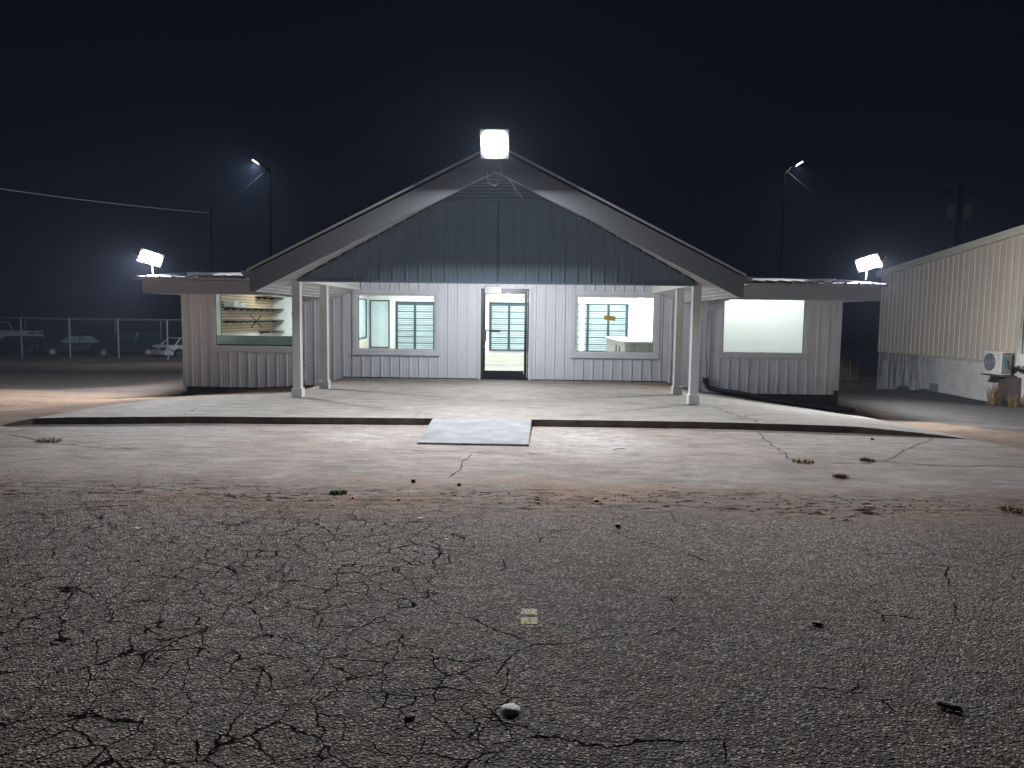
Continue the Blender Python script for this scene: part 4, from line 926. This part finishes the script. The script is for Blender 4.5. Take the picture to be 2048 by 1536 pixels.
# ------------------------------------------------------------------ poles, wires and far lamps
def far_lamp(x, y, z, sg, lb, pw):
    r = empty('street_lamp', (x+sg*.3, y, 0), 0, lb, 'street lamp', 'far street lamps behind the store')
    f = MB(); f.tube([(0, 0, -2), (0, 0, z+.05)], [.05, .03], 8); f.build('pole', M['wood'], r)
    f = MB(); f.tube([(0, 0, z-.25), (-sg*.25, -.1, z+.05), (-sg*.42, -.15, z+.12)], .03, 8); f.build('arm', M['darkwire'], r)
    f = MB(); f.box(-.20, .20, -.09, .09, -.02, .05, Matrix.Translation((-sg*.55, -.2, z+.16)) @ Matrix.Rotation(sg*rad(32), 4, 'Y')); f.build('lamp_head', M['galv'], r, bevel=.02)
    f = MB(); f.box(-.17, .17, -.075, .075, -.035, -.021, Matrix.Translation((-sg*.55, -.2, z+.16)) @ Matrix.Rotation(sg*rad(32), 4, 'Y')); f.box(-.15, .15, -.11, -.092, -.03, .03, Matrix.Translation((-sg*.55, -.2, z+.16)) @ Matrix.Rotation(sg*rad(32), 4, 'Y')); f.build('lens', M['lensF'], r)
    f = MB(); f.tube([(0, -.12, z-.1), (-sg*1.6, -.3, z-1.5), (-sg*5, -1, z-4.7)], .012, 5); f.build('guy_wire', M['darkwire'], r)
    lamp('street_lamp_light', (-sg*.55, -.25, z+.02), (-sg*.55, .62, -.55) if sg > 0 else (0, .3, -1), pw, (.2, .12), (.75, .87, 1.), parent=r)
    return r
far_lamp(-12.1+.3, 17., 8.2, 1, 'small far lamp on a dark pole above the left wing', 800)
far_lamp(12.5-.3, 17., 8.3, -1, 'small far lamp on a dark pole above the right wing', 120)
pl = empty('utility_pole', (-12.55, 13., 0), 0, 'dark wooden pole holding the end of the overhead cable', 'pole')
f = MB(); f.tube([(0, 0, -2), (0, 0, 5.75)], [.05, .03], 8); f.build('pole', M['wood'], pl)
f = MB(); A0 = Vector((-26.5, 4.5, 7.05)); B0 = Vector((-12.55, 12.9, 5.55)); pts = []
for i in range(25): t = i/24; q = A0.lerp(B0, t); q.z -= .35*4*t*(1-t); pts.append(q)
f.tube(pts, .022, 6); tag(f.build('overhead_cable', M['wire'], smooth=True), 'lit overhead cable running in from the upper left', 'cable')
tp = empty('transformer_pole', (22.5, 22., 0), 0, 'dark pole with two transformer cans above the tan building', 'pole')
f = MB(); f.tube([(0, 0, -2), (0, 0, 8.6)], [.16, .12], 10); f.build('pole', M['wood'], tp)
f = MB(); f.box(-1, 1, -.06, .06, 8.1, 8.22); f.build('crossarm', M['wood'], tp)
for sx in (-.42, .42):
    f = MB(); f.cyl((sx, -.1, 7.15), .24, .75, 'z', 16); f.build('transformer', M['dullcan'], tp, bevel=.02)
# ------------------------------------------------------------------ weeds, litter, stones
def blades(name, loc, n, h, sp, m, lb=None, cat=None, grp=None, flat=.3, kind=None, w=.006):
    f = MB()
    for i in range(n):
        a0 = random.random()*6.283; rr = sp*math.sqrt(random.random()); x, y = rr*math.cos(a0), rr*math.sin(a0)*.6
        hh = h*(.5+random.random()*.6); b1 = random.random()*6.283; lean = flat*hh*(.5+random.random())
        dx, dy = math.cos(b1)*lean, math.sin(b1)*lean; px, py = -math.sin(b1)*w, math.cos(b1)*w
        f.quad((x-px, y-py, 0), (x+px, y+py, 0), (x+dx*.4+px*.8, y+dy*.4+py*.8, hh*.6), (x+dx*.4-px*.8, y+dy*.4-py*.8, hh*.6))
        f.quad((x+dx*.4-px*.8, y+dy*.4-py*.8, hh*.6), (x+dx*.4+px*.8, y+dy*.4+py*.8, hh*.6), (x+dx, y+dy, hh))
    o = f.build(name, m); o.location = loc
    return tag(o, lb, cat, grp, kind)
blades('grass_tuft', (-5.30, -8.84, -.1), 110, .05, .15, M['straw'], 'dry grass tuft lying on the concrete at far left', 'grass tuft', 'dry tufts in the apron cracks', 1.2)
for (x, y, n, s0, lb) in ((3.70, -9.36, 90, .12, 'dry grass tuft where the concrete crack bends'), (4.49, -9.20, 80, .09, 'dry grass tuft on the apron left of the forked crack'), (3.80, -10.15, 60, .08, 'small dry tuft nearer than the bent crack'), (4.74, -11.38, 50, .1, 'brown tuft in the dirt at the right end of the apron edge')):
    blades('grass_tuft', (x, y, -.1), n, .045, s0, M['straw'], lb, 'grass tuft', 'dry tufts in the apron cracks', 1.2)
blades('green_weed', (-1.10, -11.23, -.1), 120, .035, .08, M['freshgreen'], 'small green weed in the dirt line left of the ramp', 'weed', None, .9, w=.005)
# weeds along the block base
for (u, n, h, m0, lb, flt) in ((2.6, 90, .24, 'greenleaf', 'green weed at the foot of the stained block wall', .4), (4.0, 70, .14, 'greenleaf', 'low green weed right of the vent panel', .6), (UX+.30, 120, .75, 'straw', 'tall dry weed beside the brown cabinet', .35), (UX+.9, 90, .4, 'greenleaf', 'leafy weed under the white pipe', .5), (UX+1.25, 100, .45, 'straw', 'dry weed at the right edge below the utility box', .5)):
    q = nb_m @ Vector((u, -.25, 0)); blades('wall_weed', (q.x, q.y, zg(q.x, q.y)-.01), n, h, .22, M[m0], lb, 'weed', 'weeds at the foot of the block wall', flt, w=.008)
f = MB()
for i in range(2600):   # dry brush in the gap between the buildings
    x = 9+random.random()*7; y = 17.5+random.random()*6; h = .5+random.random()*.9; z = zg(x, y) if i % 20 == 0 else -1.45
    dx = (random.random()-.5)*.5; f.quad((x-.015, y, -1.45), (x+.015, y, -1.45), (x+dx, y+.1, -1.45+h))
tag(f.build('dry_brush', M['straw']), 'dry brown brush beyond the drive between the buildings', 'brush', kind='stuff')
f = MB()
for i in range(900):   # soil and litter at the foot of the left wing
    x = -7.7+random.random()*4.0; y = -.15-random.random()*3.2*random.random(); z = zg(x, y)+.012
    if y < -3.5-(x+4)*.1: continue
    a0 = random.random()*3.14; s0 = .012+.03*random.random(); dx, dy = math.cos(a0)*s0, math.sin(a0)*s0
    f.quad((x-dx, y-dy, z), (x+dy*.5, y-dx*.5, z+.004), (x+dx, y+dy, z+.012*random.random()), (x-dy*.5, y+dx*.5, z+.006))
tag(f.build('pine_litter', M['leafdry']), 'brown leaf litter at the foot of the left wing', 'litter', kind='stuff')
f = MB()
for i in range(5200):   # leaf litter along the concrete edge
    x = -7.5+random.random()*16; y = -11.28+random.gauss(-.0, .24)
    if noise.noise(Vector((x*.9, y*2.2, 4))) < -.05: continue
    a0 = random.gauss(0, .5); s0 = .005+.022*random.random()**3; dx, dy = math.cos(a0)*s0, math.sin(a0)*s0; z = -.0995+.004*random.random()
    f.quad((x-dx, y-dy, z), (x+dy*.4, y-dx*.35, z+.002), (x+dx, y+dy, z+.005), (x-dy*.4, y+dx*.35, z+.001))
tag(f.build('leaf_litter', M['leafdry']), 'dark bits of leaf along the edge of the concrete', 'litter', kind='stuff')
f = MB()
for i in range(9000):   # loose chips on the asphalt
    y = -11.3-random.random()*5.6; x = (random.random()-.5)*14; s0 = .002+.0035*random.random(); z = -.104
    a0 = random.random()*3.14; c0, s1 = math.cos(a0)*s0, math.sin(a0)*s0; h = s0*1.1
    b = len(f.v); f.v += [(x-c0, y-s1, z), (x+s1, y-c0, z), (x+c0, y+s1, z), (x-s1, y+c0, z), (x+s1*.2, y+c0*.2, z+h)]
    f.f += [(b, b+1, b+4), (b+1, b+2, b+4), (b+2, b+3, b+4), (b+3, b, b+4)]
tag(f.build('loose_gravel', mat('loose_chip', (.17, .15, .135), .7, var=.6, vscale=90)), 'loose stone chips on the asphalt', 'gravel', kind='stuff')
def clods(n, m, name, lb, seed, hgt, thr):
    random.seed(seed); f = MB()
    for i in range(n):
        x = -7.5+random.random()*16; y = -11.2+random.gauss(0, .2)+.12*math.sin(x*1.1)
        if noise.noise(Vector((x*.7, y*1.5, seed))) < thr: continue
        L = .015+.10*random.random()**3; w = L*(.12+.25*random.random()); a0 = random.gauss(0, .25); b = len(f.v); k = 9; ca, sa = math.cos(a0), math.sin(a0)
        f.v.append((x, y, -.1035+hgt*(.4+.8*random.random())))
        for q in range(k):
            t = 2*math.pi*q/k; rr = .65+.6*random.random(); px, py = math.cos(t)*L*rr, math.sin(t)*w*rr
            f.v.append((x+px*ca-py*sa, y+px*sa+py*ca, -.106))
        for q in range(k): f.f.append((b, b+1+q, b+1+(q+1) % k))
    tag(f.build(name, m), lb, kind='stuff')
clods(1100, M['soil'], 'soil_crumbs', 'dark soil crumbs strewn along the edge of the concrete', 21, .008, -.02)
clods(650, M['sand'], 'sandy_crumbs', 'tan sandy dirt drifted along the edge of the concrete', 22, .007, .0)
def stone(name, loc, sx, sy, sz, m, lb, cat, seed=1, rz=0., grp=None):
    bm = bmesh.new(); bmesh.ops.create_icosphere(bm, subdivisions=3, radius=1)
    for v in bm.verts:
        d = 1+.28*noise.noise(v.co*1.3+Vector((seed*3.1, 0, 0)))+.1*noise.noise(v.co*4+Vector((seed, 2, 0)))
        v.co = Vector((math.copysign(abs(v.co.x)**.8, v.co.x)*sx*d, math.copysign(abs(v.co.y)**.8, v.co.y)*sy*d, v.co.z*sz*d))
    me = bpy.data.meshes.new(name); bm.to_mesh(me); bm.free(); o = bpy.data.objects.new(name, me); COL.objects.link(o); me.materials.append(m)
    me.polygons.foreach_set('use_smooth', [True]*len(me.polygons)); o.location = loc; o.rotation_euler = (0, 0, rz); return tag(o, lb, cat, grp)
stone('stone', (.553, -14.87, -.096), .038, .034, .013, M['stone'], 'largest pale stone lying on the asphalt in the foreground', 'stone', 2, .1)
stone('stone', (.151, -14.94, -.098), .020, .019, .007, M['redstone'], 'small brown stone on the asphalt left of the largest pale stone', 'stone', 5, .4)
stone('rubber_scrap', (2.37, -14.76, -.092), .050, .016, .012, M['tar'], 'black rubber scrap on the asphalt at lower right', 'scrap', 8, -.6)
stone('rubber_scrap', (2.149, -13.92, -.096), .035, .012, .008, M['tar'], 'smaller black scrap on the asphalt farther back at right', 'scrap', 9, -.2)
stone('dark_lump', (1.30, -12.14, -.09), .022, .018, .014, M['tar'], 'small black lump on the asphalt in front of the tyre marks', 'lump', 4)
stone('dark_lump', (5.25, -7.62, -.088), .025, .02, .012, M['tar'], 'small dark lump on the apron close to the right kerb', 'lump', 6)
stone('dark_lump', (-.5, -10.73, -.085), .022, .02, .018, M['tar'], 'dark lump on the concrete in front of the ramp at left', 'lump', 7)
stone('dark_lump', (-.05, -10.83, -.088), .018, .015, .014, M['tar'], 'dark lump on the concrete in front of the ramp middle', 'lump', 3)
def scrap(name, loc, L, w0, m, lb, cat, rz, grp=None, curl=.01):
    f = MB(); n = 6
    for i in range(n+1):
        t = i/n; x = (t-.5)*L; ww = w0*(.25+math.sin(math.pi*min(1, max(0, t*.9+.05))))*.6; z = curl*abs(t-.5)*2+.002
        f.v += [(x, -ww, z), (x, ww, z+curl*.3), (x, ww, z+curl*.3+.0015), (x, -ww, z+.0015)]
    for i in range(n):
        for k2 in range(4): a0 = 4*i+k2; b0 = 4*i+(k2+1) % 4; f.f.append((a0, b0, b0+4, a0+4))
    o = f.build(name, m); o.location = loc; o.rotation_euler = (0, 0, rz); return tag(o, lb, cat, grp)
for (x, y, L, lb, rz) in ((-2.168, -13.835, .032, 'leftmost white scrap on the cracked asphalt', -.9), (-.796, -13.89, .04, 'white curled scrap on the asphalt left of the yellow mark', .1), (-2.278, -12.43, .05, 'white scrap on the asphalt near the dirt line at left', .0), (-.238, -12.0, .055, 'white scrap on the asphalt below the ramp', .5),
                      (.38, -14.0, .016, 'tiny white fleck left of the yellow mark', .3), (.773, -14.21, .02, 'tiny white fleck below the yellow mark', .2), (1.104, -13.04, .025, 'pale fleck above and right of the yellow mark', .4), (.03, -12.55, .04, 'pale scrap on the asphalt between ramp and yellow mark', .1), (.55, -12.35, .035, 'pale scrap right of the ramp line on the asphalt', .8), (1.83, -12.6, .05, 'grey scrap at an angle on the right of the asphalt', .9)):
    scrap('paper_scrap', (x, y, -.103), L, L*.3, M['paper'], lb, 'litter', rz, 'white scraps on the asphalt')
for (x, y, s0, lb) in ((1.204, -11.33, .022, 'red cap in the dirt right of the ramp, largest of the red bits'), (-.519, -11.41, .016, 'red bit in the dirt left of the ramp'), (-.928, -11.386, .014, 'leftmost red bit in the dirt line')):
    stone('red_bit', (x, y, -.095), s0, s0, s0*.55, M['redbit'], lb, 'plastic bit', 11, .4, 'red plastic bits in the dirt')
f = MB()
random.seed(3)
for (y0, y1) in ((-13.87, -13.79), (-13.995, -13.91)):   # two short worn bars
    nx2, ny2 = 22, 9
    for i in range(nx2):
        for j in range(ny2):
            if random.random() < .16: continue
            x0 = .580+i*.004; ya = y0+(y1-y0)*j/ny2; f.quad((x0, ya, -.1035), (x0+.004, ya, -.1035), (x0+.004, ya+(y1-y0)/ny2, -.1035), (x0, ya+(y1-y0)/ny2, -.1035))
tag(f.build('painted_mark', M['roadyellow']), 'two short worn yellow paint bars on the asphalt', 'paint mark')
# twigs
for (x0, y0, x1, y1, lb) in ((1.62, -8.75, 1.78, -8.66, 'short twig on the concrete right of the ramp'), (1.36, -11.9, 1.43, -11.75, 'pale twig on the asphalt below the tyre marks'), (-3.0, -11.9, -2.7, -11.8, 'pale twig on the asphalt at left')):
    f = MB(); f.tube([(x0, y0, -.096), ((x0+x1)/2+.01, (y0+y1)/2, -.092), (x1, y1, -.096)], .003, 5); tag(f.build('twig', M['straw']), lb, 'twig', 'twigs on the ground')
# thin mist added to imitate the glare glow around the lamps
m, n, l, p = newmat('added_mist'); n.remove(p)
pv = n.new('ShaderNodeVolumePrincipled'); pv.inputs['Density'].default_value = HAZE; pv.inputs['Color'].default_value = (.60, .72, 1, 1); pv.inputs['Anisotropy'].default_value = .0
l.new(pv.outputs[0], n['Material Output'].inputs['Volume'])
if HAZE > 0:
    hz = MB(); hz.box(-200, 200, -70, 240, -4, 22); o = hz.build('glow_mist', m); tag(o, 'thin mist added for the glow around the lamps', kind='stuff')
